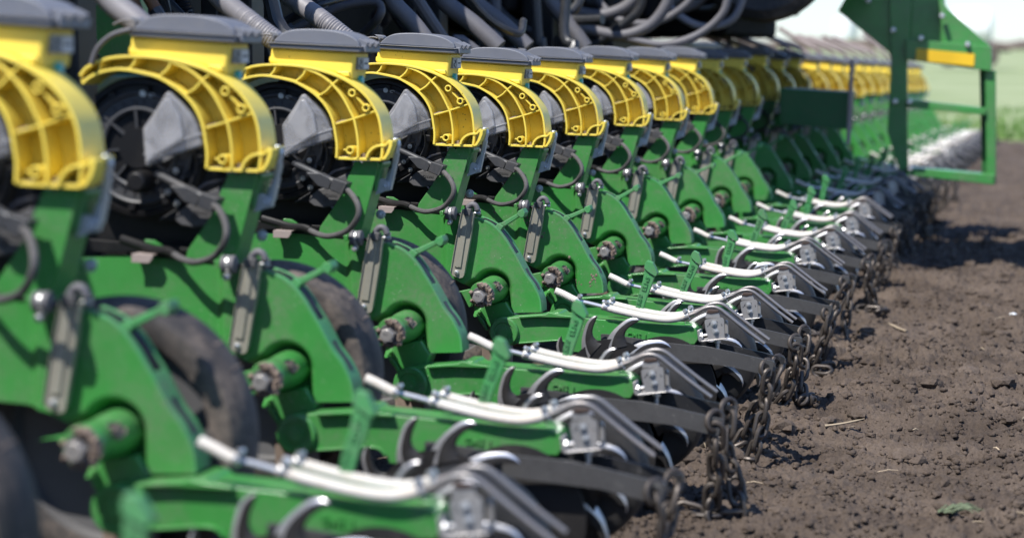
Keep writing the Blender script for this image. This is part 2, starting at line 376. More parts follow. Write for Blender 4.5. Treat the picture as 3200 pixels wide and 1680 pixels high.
for j in range(len(gy)-1):
    for i in range(len(gx)-1): a = j*len(gx)+i; Fc.append((a, a+1, a+len(gx)+1, a+len(gx)))
me = bpy.data.meshes.new('grass_field'); me.from_pydata(V, [], Fc); obj('grass_field', me, GRASS, kind='structure')
mb = MB()                                                    # taller tufts along the field edge and in the field
for k in range(5200):
    x = -4+9*RS.rand(); y = 25.6+14*RS.rand()**2.2; z = .0+.05*noise.noise(Vector((x*.2, y*.2, 5))); hgt = .07+.12*RS.rand()
    dx, dy = .08*(RS.rand(2)-.5); w = .012
    mb.add([(x-w, y, z), (x+w, y+.01, z), (x+dx, y+dy, z+hgt)], [(0, 1, 2)])
o = obj('field_grass_tufts', mb.mesh('g', smooth=False), mat('tuft_green', (.13, .24, .05), .8, var=.4), kind='stuff'); o['label'] = 'green grass tufts along the near edge of the field'
# far hedge
mb = MB()
for k in range(900):
    x = -70+190*RS.rand(); y = 285+20*RS.rand(); s = 1.0+1.2*RS.rand(); v, f = BASES[4+k % 6]
    mb.add([(x+p[0]*s*2, y+p[1]*s, 2.1+p[2]*s*.6+.2) for p in v], [tuple(q) for q in f])
o = obj('far_hedge', mb.mesh('h'), mat('hedge_brown', (.13, .10, .075), .9, var=.3), kind='stuff'); o['label'] = 'low brown hedge line along the horizon'

# ------------------------------------------------------------------ ROW UNIT
YELm = .0001724                                               # metres in one measuring step of the sharp unit
def relief(name, outline, hf, y0, thick, step, mats):
    o = np.array(outline); x0, z0 = o.min(0)-step; x1, z1 = o.max(0)+step
    gx = np.arange(x0, x1+step, step); gz = np.arange(z0, z1+step, step); X, Z = np.meshgrid(gx, gz); ins = np.zeros(X.shape, bool)
    j = len(o)-1
    for i in range(len(o)):
        xi, zi = o[i]; xj, zj = o[j]; c = ((zi > Z) != (zj > Z)) & (X < (xj-xi)*(Z-zi)/((zj-zi) or 1e-12)+xi); ins ^= c; j = i
    keep = ins[:-1, :-1] & ins[1:, :-1] & ins[:-1, 1:] & ins[1:, 1:]
    n = len(gx); idx = {}; V = []; Fc = []; use = {}
    for r, c in zip(*np.nonzero(keep)):
        q = []
        for a, b in ((r, c), (r, c+1), (r+1, c+1), (r+1, c)):
            k = a*n+b
            if k not in idx: idx[k] = len(V); V.append([gx[b], gz[a]])
            q.append(idx[k])
        Fc.append(q)
        for i in range(4): use[(q[i], q[(i+1) % 4])] = 1
    bd = [e for e in use if (e[1], e[0]) not in use]; bv = set(i for e in bd for i in e)
    A = o; B = np.roll(o, -1, 0); D = B-A; DD = (D**2).sum(1)+1e-12
    for i in bv:
        p = np.array(V[i]); t = np.clip(((p-A)*D).sum(1)/DD, 0, 1); C = A+D*t[:, None]; k = ((C-p)**2).sum(1).argmin(); V[i] = list(C[k])
    v3 = [(p[0], y0+hf(p[0], p[1]), p[1]) for p in V]; m = {}
    for i in bv: m[i] = len(v3); p = v3[i]; v3.append((p[0]-0, p[1]+thick, p[2]))
    f = [tuple(q) for q in Fc]+[(e[1], e[0], m[e[0]], m[e[1]]) for e in bd]
    me = bpy.data.meshes.new(name); me.from_pydata(v3, [], f); me.update()
    me.polygons.foreach_set('use_smooth', [True]*len(f)); me.set_sharp_from_angle(angle=R(45)); return me
def sm(t): t = max(0., min(1., t)); return t*t*(3-2*t)

def screw(mb, c, r, y0, h, mi=0, hexa=True):
    mb.lathe([(r*1.5, 0), (r*1.5, -h*.3), (r*1.3, -h*.3)], (c[0], y0, c[1]), seg=14, mi=mi)
    if hexa: mb.hexh(c, r, y0-h, y0-h*.28, mi)
    else: mb.lathe([(r, -h*.2), (r*.9, -h*.7), (r*.5, -h)], (c[0], y0, c[1]), seg=12, mi=mi)
    mb.lathe([(r*.5, -h*.9), (r*.5, -h*1.4), (r*.42, -h*1.5)], (c[0], y0, c[1]), seg=10, mi=mi)

def build_unit():
    u = thing('row_unit', 'x', 'row unit', (UX, Y3, 0), 'planter row units in one long line')
    yh = .028
    # hopper
    b = MB(); o = T('A', [(176,285),(1212,350),(1165,690),(1000,612),(800,565),(620,525),(400,500),(232,487),(142,470),(147,402),(166,380)], yh)
    b.prism(o, yh, yh+.098); h = obj('hopper', b.mesh('hopper', .006, 3), YEL, u)
    xr = T('A', [(1205,400)], yh)[0][0]+.002; z1 = T('A', [(1200,410)], yh)[0][1]; z2 = T('A', [(1200,560)], yh)[0][1]
    b = MB(); b.box((xr-.003, yh+.052, (z1+z2)/2), (.008, .072, z1-z2)); s = obj('sticker', b, LBL, h)
    b = MB(); b.box((xr-.0025, yh+.068, (z1+z2)/2), (.009, .036, (z1-z2)*.86)); obj('sticker_panel', b, LBLW, h)
    b = MB(); b.box((xr-.003, yh+.068, (z1+z2)/2), (.0104, .026, .0035)); b.tube([(xr+.0012, yh+.03+.008*math.sin(t*.9), z1-.006-t*.0022) for t in range(9)], .0012, 5); obj('sticker_mark', b, INK, h)
    b = MB(); b.lathe([(.0095, -.004), (.0095, .0045)], (xr-.0045, yh+.05, z2-.022), axis='x', seg=12); obj('teal_drop', b, TEAL, h)
    b = MB()                                                  # sunlit patch on the hopper, built as a raised yellow piece
    b.prism(T('A', [(960,575),(1135,580),(1140,640),(1080,640)], yh-.008), yh-.008, yh+.01); obj('hopper_sun_patch', b.mesh('l', .002), YEL, u)
    # lid
    b = MB(); dome = T('A', [(205,215)]+sp2([(215,190),(290,125),(370,85),(460,66),(600,60),(760,64),(930,82),(1070,115),(1170,160),(1245,215)],3)+[(1262,260),(1262,280)], yh-.012)
    b.prism(dome, yh-.008, yh+.108); L = obj('hopper_lid', b.mesh('lid', .007, 3), LID, u)
    b = MB(); b.prism(T('A', [(150,222),(1282,283),(1276,357),(168,288)], yh-.014), yh-.014, yh+.116); obj('lid_rim', b.mesh('rim', .0035, 2), LID, L)
    b = MB(); b.prism(T('A', [(140,214),(1288,277),(1288,290),(140,227)], yh-.018), yh-.018, yh+.12); obj('lid_lip', b.mesh('lip', .001, 1), LID, L)
    b = MB()
    cx, cz = T('A', [(1300,262)], yh)[0]
    for k in range(5): b.box((cx-.001+.004*(k % 2), yh+.008+.02*k, cz+.003), (.022, .009, .015-.004*(k % 2)), rot=Matrix.Rotation(R(25), 3, 'Y'))
    b.box((cx+.002, yh+.05, cz-.008), (.012, .10, .014)); obj('lid_hinge', b.mesh('hinge', .0012, 1), LID, L)
    b = MB(); b.prism(T('A', [(130,82),(240,92),(275,120),(262,150),(225,140),(205,185),(175,215),(150,215),(195,165),(180,120)], yh+.03), yh+.03, yh+.055); obj('lid_latch', b.mesh('latch', .002), LID, L)
    b = MB(); b.tube(spl(T3('A', [(-40,165),(40,130),(120,120),(185,135)], yh+.05), 5), .0025, 6); obj('latch_cord', b, HGREY, L)
    # hood
    yn = 0.0; yf = .056
    outer = sp2([(-345,690),(-280,610),(-150,545),(-30,508),(120,492),(300,492),(480,505),(640,530),(800,570),(960,622),(1120,700),(1260,800),(1360,900),(1440,1020),(1490,1130),(1515,1240),(1530,1370),(1536,1480),(1533,1560),(1520,1645)], 3)
    inner = sp2([(-325,770),(-240,700),(-120,648),(30,622),(150,626),(300,655),(450,692),(560,747),(700,840),(820,960),(900,1090),(940,1210),(962,1340),(975,1430),(978,1510),(970,1628)], 3)
    mid = sp2([(500,508),(600,545),(720,590),(830,650),(930,737),(1020,840),(1090,950),(1150,1070),(1190,1160),(1215,1280),(1232,1400),(1235,1500),(1230,1632)], 3)
    b = MB(); w = .0052
    b.band(T('A', outer, yn), w, yn, yf+.022)
    b.band(T('A', inner, yn), w, yn+.001, yf+.02)
    b.band(T('A', mid, yn), w*.9, yn+.0015, yf)
    ribs = [[(238,497),(222,550),(195,590),(160,622)], [(602,548),(580,600),(540,645),(480,692)], [(1030,650),(925,738),(850,815),(742,880)],
            [(1458,1060),(1190,1150),(965,1215)], [(960,1628),(1200,1640),(1530,1652)], [(-130,545),(-140,590),(-150,650)], [(-340,690),(-325,770)]]
    for k, r in enumerate(ribs): b.band(T('A', sp2(r, 4), yn), w*(.72 if k != 4 else 1.1), yn+.002+.0004*k, yf)
    floor = T('A', outer+inner[::-1], yf); b.prism(floor, yf-.003, yf+.004)
    for c, r in (((1172,842),50), ((1340,1022),50), ((1140,1535),52)):
        cc = T('A', [c], yn)[0]; rr = r*YELm
        b.lathe([(rr, .05), (rr, .001), (rr*.93, -.001), (rr*.62, -.001), (rr*.55, .001), (rr*.55, .05)], (cc[0], yn, cc[1]), seg=20, cap=False)
    b.band(T('A', [(1212,888),(1305,985)], yn), .0028, yn+.003, yf); b.band(T('A', [(1215,800),(1245,768)], yn), .003, yn+.003, yf)
    b.band(T('A', [(1385,1000),(1420,985)], yn), .003, yn+.003, yf); b.band(T('A', [(1085,1530),(1055,1528)], yn), .003, yn+.003, yf); b.band(T('A', [(1140,1590),(1140,1620)], yn), .003, yn+.003, yf)
    b.band(T('A', sp2([(1345,1630),(1365,1570),(1420,1512),(1490,1482),(1565,1479),(1600,1450),(1622,1428),(1645,1424)], 4), yn), w, yn-.0015, yf+.015)
    b.prism(T('A', [(1622,1420),(1668,1430),(1660,1490),(1630,1570),(1580,1645),(1532,1658),(1542,1636),(1585,1575),(1615,1500)], yn), yn-.002, yn+.030)
    hood = obj('meter_hood', b.mesh('hood', .0011, 2), YEL, u)
    b = MB()
    for pts in ([(968,1195),(1050,1165),(1120,1172),(1060,1195),(975,1222)], [(985,1618),(1010,1600),(1200,1612),(1210,1632),(985,1625)], [(1260,1625),(1290,1580),(1330,1570),(1345,1615),(1500,1630),(1500,1645),(1260,1640)]):
        b = MB(); b.prism(T('A', pts, .02), .012, .054); obj('mud_patch', b.mesh('mud', .002), MUD, hood)
    # meter
    c = T('A', [(235,1425)], .03)[0]; Rm = .127
    b = MB(); b.lathe([(Rm*.98, .10), (Rm, .06), (Rm, .045), (Rm*.97, .04), (Rm*.9, .038), (Rm*.88, .046), (Rm*.3, .046), (Rm*.28, .03), (.001, .03)], (c[0], 0, c[1]), seg=64)
    for k in range(10):
        an = R(36*k+10); b.box((c[0]+Rm*.83*math.cos(an), .04, c[1]+Rm*.83*math.sin(an)), (.012, .012, .012), rot=Matrix.Rotation(-an, 3, 'Y'))
    m = obj('seed_meter', b, BLK, u)
    b = MB()
    b.lathe([(Rm*.80, .046), (Rm*.80, .036), (Rm*.77, .034), (Rm*.74, .036), (Rm*.74, .040), (Rm*.58, .040), (Rm*.58, .036), (Rm*.55, .035), (Rm*.52, .037), (Rm*.52, .046)], (c[0], 0, c[1]), seg=64, cap=False)
    for k in range(8): an = R(45*k+5); b.box((c[0]+Rm*.42*math.cos(an), .041, c[1]+Rm*.42*math.sin(an)), (Rm*.5, .01, .004), rot=Matrix.Rotation(-an, 3, 'Y'))
    obj('meter_ring', b, GRYP, m)
    b = MB()
    for r in (.66, .63):
        for k in range(26):
            an = R(13.8*k); b.lathe([(.0022, .0), (.0022, -.0015)], (c[0]+Rm*r*math.cos(an), .0395, c[1]+Rm*r*math.sin(an)), seg=6)
    obj('vacuum_holes', b, INK, m, kind='stuff')
    b = MB(); e1 = T('A', [(295,868)], .036)[0]; e2 = T('A', [(390,885)], .036)[0]
    b.lathe([(.006, 0), (.006, -.006)], (e1[0], .04, e1[1]), seg=14); b.tube([(e2[0]+.006*math.cos(t*.6), .034, e2[1]+.0025*math.sin(t*.6)) for t in range(9)], .0009, 5); obj('meter_catch', b, STEEL, m)
    b = MB()                                                  # lower black housing with ribs, wires, motor
    b.prism(T('B', [(430,430),(945,290),(965,500),(1060,520),(1160,540),(1140,700),(900,760),(820,900),(620,1040),(430,1050)], .05), .05, .10)
    b.prism(T('B', [(590,480),(700,460),(730,560),(700,640),(560,620)], .035), .035, .055); b.prism(T('B', [(850,360),(935,370),(935,470),(870,480)], .035), .03, .055)
    b.lathe([(.020, .05), (.020, .0), (.016, -.01)], (*T('B', [(250,640)], .0)[0], 0)[:1]+(0,)+(T('B', [(250,640)], .0)[0][1],), seg=20)
    obj('meter_base', b.mesh('mb', .003), BLK, u)
    b = MB(); b.tube(spl(T3('B', [(820,320),(842,380),(845,500),(815,590),(780,665)], .03), 4), .0011, 5); b.tube([(T('B', [(820,338)], .03)[0][0]+.0042*math.cos(t), .03, T('B', [(820,338)], .03)[0][1]+.0042*math.sin(t)) for t in [k*.5 for k in range(12)]], .001, 5)
    b.tube(spl(T3('B', [(640,870),(650,910),(560,970),(460,1030)], .03), 4), .0011, 5); obj('meter_wire', b, GRYP, u)
    for q in ((632,528), (545,745), (640,860)):
        b = MB(); screw(b, T('B', [q], .03)[0], .0038, .032, .006, hexa=False); obj('meter_screw', b, STEEL, u)
    # clear window
    b = MB(); b.prism(T('A', [(327,1622),(310,1430),(298,1227),(346,1160),(450,1012),(535,872),(562,842),(595,850),(700,950),(800,1060),(870,1180),(915,1290),(932,1405),(600,1505)], .004), .004, .045)
    me = b.mesh('win', .008, 4); obj('seed_window', me, WIN, u)
    b = MB(); b.prism(T('A', [(345,1590),(335,1430),(330,1240),(400,1150),(545,905),(600,915),(700,1080),(740,1330),(560,1440)], -.004), -.006, .01); obj('window_bulge', b.mesh('wb', .005, 3), WIN, u)
    b = MB(); b.band(T('A', sp2([(315,1490),(500,1450),(700,1350),(925,1275)], 4), .002), .0035, .002, .01); obj('window_ridge', b.mesh('r', .001), WIN, u)
    # post
    b = MB(); b.prism(T('B', [(1195,545),(1262,545),(1264,572),(1286,572),(1288,545),(1470,545),(1484,590),(1235,1500),(735,1500),(735,1410),(760,1330),(850,1205),(950,1060),(1060,880),(1100,750),(1150,640),(1180,570)], .022), .022, .026)
    b.prism(T('B', [(1470,560),(1484,590),(1235,1500),(1205,1500),(1455,590)], .022), .0225, .092); obj('support_post', b.mesh('post', .0018, 2), GREEN, u)
    b = MB(); b.prism(T('B', [(1505,548),(1590,548),(1590,590),(1565,620),(1500,900),(1480,900)], .07), .03, .09); obj('post_cap', b.mesh('cap', .002), GREEN, u)
    # zinc clip on the post
    b = MB(); b.tube(spl(T3('B', [(1640,330),(1668,292),(1705,300),(1718,345),(1700,420),(1660,640)], .058), 4), .0058, 10)
    b.prism(T('B', [(1688,450),(1736,450),(1635,890),(1578,908),(1655,640)], .062), .05, .064); b.prism(T('B', [(1655,600),(1690,600),(1640,820),(1570,900),(1545,800),(1590,690)], .07), .066, .08)
    cl = obj('hood_clip', b.mesh('clip', .001), ZBLUE, u)
    b = MB(); b.prism(T('B', sp2([(1440,950),(1455,900),(1500,765),(1560,770),(1598,815),(1600,870),(1560,905),(1500,930)], 3), .045), .042, .048); screw(b, T('B', [(1552,850)], .042)[0], .0035, .042, .004, hexa=False); obj('clip_ear', b, ZBLUE, cl)
    # connector and cable
    b = MB(); b.tube(T3('B', [(440,560),(620,640),(800,722),(960,792)], [.02, 0, -.01, -.015]), .0072, 10)
    b.prism(T('B', [(600,672),(790,682),(935,765),(878,886),(745,836)], -.018), -.02, .004); b.prism(T('B', [(938,742),(1112,800),(1040,948),(890,882)], -.026), -.028, .004)
    b.prism(T('B', [(1085,800),(1118,805),(1048,950),(1020,940)], -.03), -.031, .006)
    co = obj('sensor_plug', b.mesh('plug', .0022, 2), GRYP, u)
    b = MB(); b.tube(spl(T3('B', [(1075,870),(1130,905),(1200,990),(1248,1090),(1250,1180),(1210,1270),(1120,1370),(1000,1425),(860,1448),(740,1420),(640,1375)], [-.02,-.028,-.045,-.06,-.065,-.062,-.05,-.04,-.03,-.02,-.008]), 5), .0062, 10); obj('cable', b, CABLE, u)
    b = MB(); b.tube(spl(T3('B', [(640,1375),(560,1345),(400,1330),(260,1290),(60,1230)], [-.008, 0, .01, .02, .03]), 4), .0085, 10); obj('cable_sleeve', b, BLK, u)
    # cast cover 730306
    b = MB(); b.prism(T('B', [(812,860),(850,850),(870,880),(960,745),(1090,690),(1190,690),(1190,900),(1020,1015),(940,1085),(800,1106),(680,1085),(612,1030),(640,960),(720,890)], .036), .036, .06)
    cv = obj('gear_cover', b.mesh('cover', .005, 3), CASE, u)
    p = T('B', [(812,962)], .036)[0]; me = text_mesh('730306', .0085, .0006, facing((p[0], .0354, p[1]), 3)); obj('lettering', me, [CASE], cv)
    b = MB(); q = T('B', [(830,1010)], .036)[0]
    b.band([(q[0]+.006*math.cos(t*.35), q[1]+.006*math.sin(t*.35)) for t in range(18)], .0008, .0345, .037, closed=True); b.band([(q[0]+.0035*math.cos(t*.35), q[1]+.0035*math.sin(t*.35)) for t in range(18)], .0006, .0345, .037, closed=True)
    for k in range(12): an = R(30*k); b.box((q[0]+.0048*math.cos(an), .0355, q[1]+.0048*math.sin(an)), (.0025, .0015, .0006), rot=Matrix.Rotation(-an, 3, 'Y'))
    obj('casting_mark', b, CASE, cv)
    b = MB(); b.tube(spl(T3('B', [(860,715),(920,670),(1010,640),(1180,610)], .05), 4), .0028, 8); obj('grey_lead', b, HGREY, u)
    # edge plates by the frame top
    b = MB(); b.prism(T('D', [(190,205),(418,212),(408,250),(372,296),(188,290)], -.012), -.012, -.009); b.prism(T('D', [(190,200),(430,208),(420,214),(190,210)], -.012), -.012, .05); obj('dust_plate', b.mesh('d', .0008), PALE, u)
    b = MB(); b.prism(T('D', [(-300,60),(780,150),(760,190),(-300,190)], .07), .06, .075); b.prism(T('B', [(-900,930),(700,900),(900,1130),(760,1420),(-900,1380)], .10), .10, .115); b.prism(T('D', [(430,205),(1340,300),(1340,330),(430,235)], .02), .012, .02); obj('shield_plate', b.mesh('sh', .001), BLK, u)
    b = MB(); b.prism(T('D', [(1050,265),(1110,265),(1108,330),(1085,342),(1062,335)], -.004), -.006, -.001); b.prism(T('D', [(300,62),(390,70),(440,100),(480,130),(300,128)], .03), .03, .04); obj('frame_tab', b.mesh('ft', .001), GREEN, u)
    b = MB(); screw(b, T('D', [(1480,20)], .12)[0], .007, .12, .008); obj('frame_bolt', b, ZBLUE, u)
    # side plate
    arc = [(1572,370),(1682,410),(1772,455),(1842,510),(1912,582),(1992,690),(2052,790),(2132,920),(2202,1050),(2272,1180),(2362,1300),(2412,1392),(2452,1480),(2472,1565),(2478,1692)]
    arc = sp2(arc, 3)
    ol = [(-1200,250),(440,252),(632,260),(668,292),(1100,322),(1340,332),(1565,366)]+arc+[(2100,1698),(1980,1700),(1900,1760),(1500,1760),(1480,1400),(1400,1300),(1240,1215),(1000,1160),(-1200,1000)]
    bc = T('D', [(1792,1362)], 0)[0]; bc2 = (bc[0], bc[1]-.09); bc3 = (bc[0]-.10, bc[1]-.055)
    xa, xb = T('D', [(1050,900)], 0)[0][0], T('D', [(1160,900)], 0)[0][0]
    def dseg(x, z, a, b_):
        ax, az = a; dx, dz = b_[0]-ax, b_[1]-az; t = max(0, min(1, ((x-ax)*dx+(z-az)*dz)/(dx*dx+dz*dz))); return math.hypot(x-ax-dx*t, z-az-dz*t)
    def hf(x, z):
        d = min(dseg(x, z, bc, bc2), dseg(x, z, bc, bc3)+.006)
        return .034*sm((.052-d)/.021)+.014*sm((xb-x)/(xb-xa))
    sp_ = obj('side_plate', relief('plate', T('D', ol, 0), hf, 0, .012, .0036, GREEN), GREEN, u)
    b = MB(); rnd = random.Random(8)
    for (mx_, my_), nb, sp0 in (((1937,1148), 5, .003), ((2330,1480), 12, .007), ((1500,760), 4, .004), ((1250,560), 5, .006), ((2080,1560), 6, .006), ((700,600), 7, .012)):
        c0 = T('D', [(mx_, my_)], 0)[0]
        for k in range(nb):
            v, f = BASES[4+k % 6]; sc = rnd.uniform(.0014, .0042); ox, oz = rnd.gauss(0, sp0), rnd.gauss(0, sp0*1.4); yy = hf(c0[0]+ox, c0[1]+oz)
            b.add([(c0[0]+ox+p[0]*sc, yy+p[1]*sc*.35, c0[1]+oz+p[2]*sc*1.2) for p in v], [tuple(t) for t in f])
    obj('mud_splash', b.mesh('ms'), MUD, sp_, kind='stuff')
    A = T('D', arc, 0)
    b = MB(); b.band(A, .0055, -.0005, .012); b.band(A, .005, .045, .056); b.band(A[20:], .0045, .0105, .0465); rim = obj('depth_rim', b.mesh('rim', .001, 1), DGREEN, u)
    b = MB(); b.band([(x-.005, z-.004) for x, z in A[:23]], .003, .012, .045); obj('rim_slot', b, INK, rim)
    b = MB()
    for k in range(2, 22):
        p = Vector(A[k]); t = (Vector(A[k+1])-p).normalized()
        for hh in (0, .5):
            pp = p+t*hh*(Vector(A[k+1])-p).length; b.box((pp.x-.002, .0335, pp.y-.002), (.0035, .026, .008), rot=Matrix.Rotation(-math.atan2(t.y, t.x), 3, 'Y'))
    obj('rim_teeth', b, BLK, rim, kind='stuff')
    b = MB(); mids = A[25:34]; b.band([(x+.0026, z+.0012) for x, z in mids], .001, .018, .036); obj('rim_hole', b, INK, rim)
    # depth lever
    b = MB(); zx = 1352
    b.prism(T('D', [(zx+485,490),(zx+548,430),(zx+620,478),(zx+575,548),(zx+530,530)], .028), .014, .042)
    b.prism(T('D', [(zx+560,440),(zx+800,300),(zx+860,330),(zx+620,485)], .026), .022, .034); b.prism(T('D', [(zx+800,312),(zx+822,262),(zx+885,228),(zx+920,290),(zx+905,345),(zx+870,365),(zx+830,340)], .02), .008, .046)
    obj('depth_lever', b.mesh('lever', .002, 2), DGREEN, u)
    # zinc strap
    b = MB(); b.prism(T('D', [(1372,236),(1400,240),(1412,290),(1490,310),(1500,280),(1540,288),(1530,400),(1500,600),(1440,950),(1402,1165),(1380,1205),(1335,1216),(1235,1180),(1208,1140),(1212,1090),(1240,930),(1300,600)], -.014), -.014, -.0115)
    st = obj('strap', b.mesh('strap', .001), ZINC, u)
    b = MB(); b.prism(T('D', [(1400,330),(1462,340),(1350,1062),(1262,1050),(1330,700)], -.017), -.0175, -.0135); b.band(T('D', [(1374,250),(1300,600),(1210,1120)], -.014), .002, -.0175, -.004); b.band(T('D', [(1536,300),(1500,600),(1400,1150)], -.014), .002, -.0175, -.004)
    obj('strap_rib', b.mesh('rib', .0012, 2), ZINC, st)
    b = MB(); q = T('D', [(1292,1128)], -.015)[0]; b.lathe([(.0062, 0), (.006, -.003), (.0045, -.0055), (.002, -.0065), (.002, -.0045)], (q[0], -.014, q[1]), seg=16); obj('rivet', b, STEEL, st)
    b = MB(); b.tube(spl(T3('D', [(1450,330),(1440,260),(1462,205),(1510,172),(1560,190),(1588,250)], -.012), 4), .0068, 12); obj('elbow_fitting', b, HGREY, u)
    b = MB(); b.prism(T('D', [(1412,232),(1498,240),(1480,332),(1410,322)], -.024), -.024, -.005); b.prism(T('D', [(1395,236),(1415,236),(1412,330),(1392,322)], -.02), -.022, -.008); obj('fitting_nut', b.mesh('n', .0012), CASE, u)
    b = MB()
    for dz_ in (250, 292):
        q = T3('D', [(1545,dz_),(1632,dz_+6)], -.008); b.tube(q, .0032, 8); b.tube([q[0].lerp(q[1], .55), q[0].lerp(q[1], .8)], .0052, 6)
    obj('clamp_bolt', b.mesh('cb', 0), STEEL, u)
    b = MB(); q = T('D', [(1215,300)], -.016)[0]
    b.lathe([(.010, -.012), (.0155, -.012), (.0165, -.009), (.0165, -.005), (.014, -.003), (.014, .003), (.0165, .005), (.0165, .009), (.0155, .012), (.010, .012)], (q[0], -.016, q[1]), axis='x', seg=28); g = obj('grommet', b, HGREY, u)
    b = MB(); b.lathe([(.0148, -.0028), (.0155, -.0025), (.0155, .0025), (.0148, .0028)], (q[0], -.016, q[1]), axis='x', seg=28); b.lathe([(.0065, .004), (.0065, -.004), (.004, -.007), (.002, -.007)], (q[0]-.001, -.026, q[1]-.0215), seg=12); b.box((q[0], -.018, q[1]-.016), (.009, .008, .012)); obj('grommet_clamp', b.mesh('gc', .0006), STEEL, g)
    b = MB(); b.tube(T3('D', [(1290,315),(1400,320),(1560,330)], 0), .0035, 8); obj('grommet_rod', b, BLK, u)
    # pivot boss
    q = T('F', [(290,268)], -.112)[0]
    b = MB(); b.lathe([(.034, .04), (.0325, -.02), (.0300, -.05), (.0290, -.088), (.0302, -.092), (.0302, -.108), (.0285, -.112), (.012, -.112)], (q[0], 0, q[1]), seg=40)
    bs = obj('pivot_boss', b, GREEN, u)
    b = MB(); b.lathe([(.0215, -.112), (.0215, -.117), (.0205, -.118), (.010, -.118)], (q[0]-.001, 0, q[1]-.003), seg=28); obj('washer', b, CASE, bs)
    b = MB(); b.hexh((q[0]-.002, q[1]-.004), .0160, -.1335, -.118); b.lathe([(.0125, -.1335), (.0120, -.1348), (.002, -.1348)], (q[0]-.002, 0, q[1]-.004), seg=20); hb = obj('pivot_bolt', b.mesh('hb', .0012, 2), STAIN, bs)
    me = text_mesh('10.9', .0055, .0004, facing((q[0]-.0105, -.1348, q[1]-.001), 20)); obj('lettering', me, [CASE], hb)
    b = MB(); rnd = random.Random(4)
    for k in range(46):
        an = R(-75+k*4.4) if k < 40 else R(rnd.uniform(150, 280)); rr = .0225+rnd.uniform(-.002, .004); v, f = BASES[k % 4]; s = rnd.uniform(.0045, .0075)
        b.add([(q[0]+rr*math.cos(an)+p[0]*s, -.115+p[1]*s*1.3+rnd.uniform(-.002, .001), q[1]-.002+rr*math.sin(an)+p[2]*s) for p in v], [tuple(t) for t in f])
    for k in range(26):
        v, f = BASES[4+k % 6]; s = rnd.uniform(.002, .0055); an = R(rnd.gauss(28, 9)); rr = .0305; s *= 1.3
        b.add([(q[0]+rr*math.cos(an)+p[0]*s, -.055+p[1]*s*1.5+rnd.gauss(0, .009), q[1]+rr*math.sin(an)+p[2]*s) for p in v], [tuple(t) for t in f])
    obj('dried_mud', b.mesh('dm'), MUD, bs, kind='stuff')
    b = MB(); b.prism(T('F', [(-150,250),(130,190),(200,300),(150,440),(120,450),(60,330),(10,240)], -.04), -.045, -.03); obj('wheel_arm', b.mesh('wa', .002), GREEN, u); b = MB(); b.prism(T('F', [(215,545),(290,590),(335,660),(385,770),(350,778),(300,700),(250,640)], 0), .0, .012)
    obj('gusset', b.mesh('gu', .002), GREEN, u)
    b = MB(); b.prism(T('F', [(300,420),(640,370),(700,470),(760,540),(700,700),(420,760),(250,560)], .0), .0, .05); obj('arm_bracket', b.mesh('ab', .006, 3), GREEN, u)
    # gauge wheel
    wc = (WXZ[0]-.0, 0, WXZ[1]); rt = .203
    t = obj('gauge_wheel', MB().lathe([(.05, .13), (.11, .12), (.15, .115), (.16, .10), (.16, .19), (.05, .18)], wc, seg=48), CASE, u)
    b = MB(); b.lathe([(.155, .095), (.175, .088), (.190, .092), (.1985, .104), (.2005, .110), (.1985, .114), (rt, .122), (rt+.001, .150), (rt-.001, .172), (.196, .186), (.175, .195), (.155, .19)], wc, seg=96, cap=False)
    rnd = random.Random(5)
    for k in range(14):
        an = R(rnd.uniform(-10, 110)); v, f = BASES[k % 4]; s = rnd.uniform(.003, .008)
        b.add([(wc[0]+(rt-.003)*math.cos(an)+p[0]*s*.6, .14+p[1]*s+rnd.uniform(-.025, .03), wc[2]+(rt-.003)*math.sin(an)+p[2]*s*.6) for p in v], [tuple(z) for z in f], 1)
    obj('tyre', b.mesh('tyre'), [RUB, MUD], t)
    # arm with raised letters
    ya = -.050
    ol = [(560,600),(690,592),(820,586),(1190,560),(1270,521),(1375,521),(1430,572),(2000,622),(2692,682),(3200,712),(3285,735),(3325,775),(3342,900),(3290,976),(2800,955),(1900,1100),(1560,1080),(1530,990),(1460,926),(1280,915),(820,950),(740,985),(560,1005),(430,920),(388,790),(440,670)]
    b = MB(); b.prism(T('F', ol, ya), ya, ya+.084); arm = obj('cleaner_arm', b.mesh('arm', .0022, 3), GREEN, u)
    b = MB(); b.prism(T('F', [(800,572),(1190,548),(1245,520),(1390,555),(1590,575),(1612,590),(1600,604),(1100,588),(830,604)], ya-.012), ya-.014, ya+.004); obj('arm_lip', b.mesh('lip', .0016, 2), GREEN, arm)
    b = MB(); q2 = T('F', [(600,800)], ya-.01)[0]; b.lathe([(.036, .01), (.036, -.006), (.033, -.009), (.024, -.009), (.023, -.006), (.012, -.006), (.012, -.012), (.004, -.012)], (q2[0], ya, q2[1]), seg=36); obj('arm_pivot', b, GREEN, arm)
    b = MB(); b.band(T('F', sp2([(820,952),(1050,935),(1280,917),(1400,915),(1480,940),(1535,1000)], 3), ya-.004), .0035, ya-.008, ya+.03); obj('arm_flange', b.mesh('fl', .001), GREEN, arm)
    b = MB(); p = T('H', [(200,500)], -.01)[0]; b.box((p[0]-.002, -.01, p[1]+.002), (.030, .016, .006)); b.box((p[0]+.018, -.01, p[1]-.001), (.022, .012, .004)); obj('arm_top_lug', b.mesh('tl', .001), GREEN, arm)
    p = T('G', [(985,778)], ya-.001)[0]; L1 = obj('lettering', text_mesh('CMS 1', .0165, .002, facing((p[0], ya-.001, p[1]), 3.2)), [GREEN], arm)
    L1['lt'] = 1
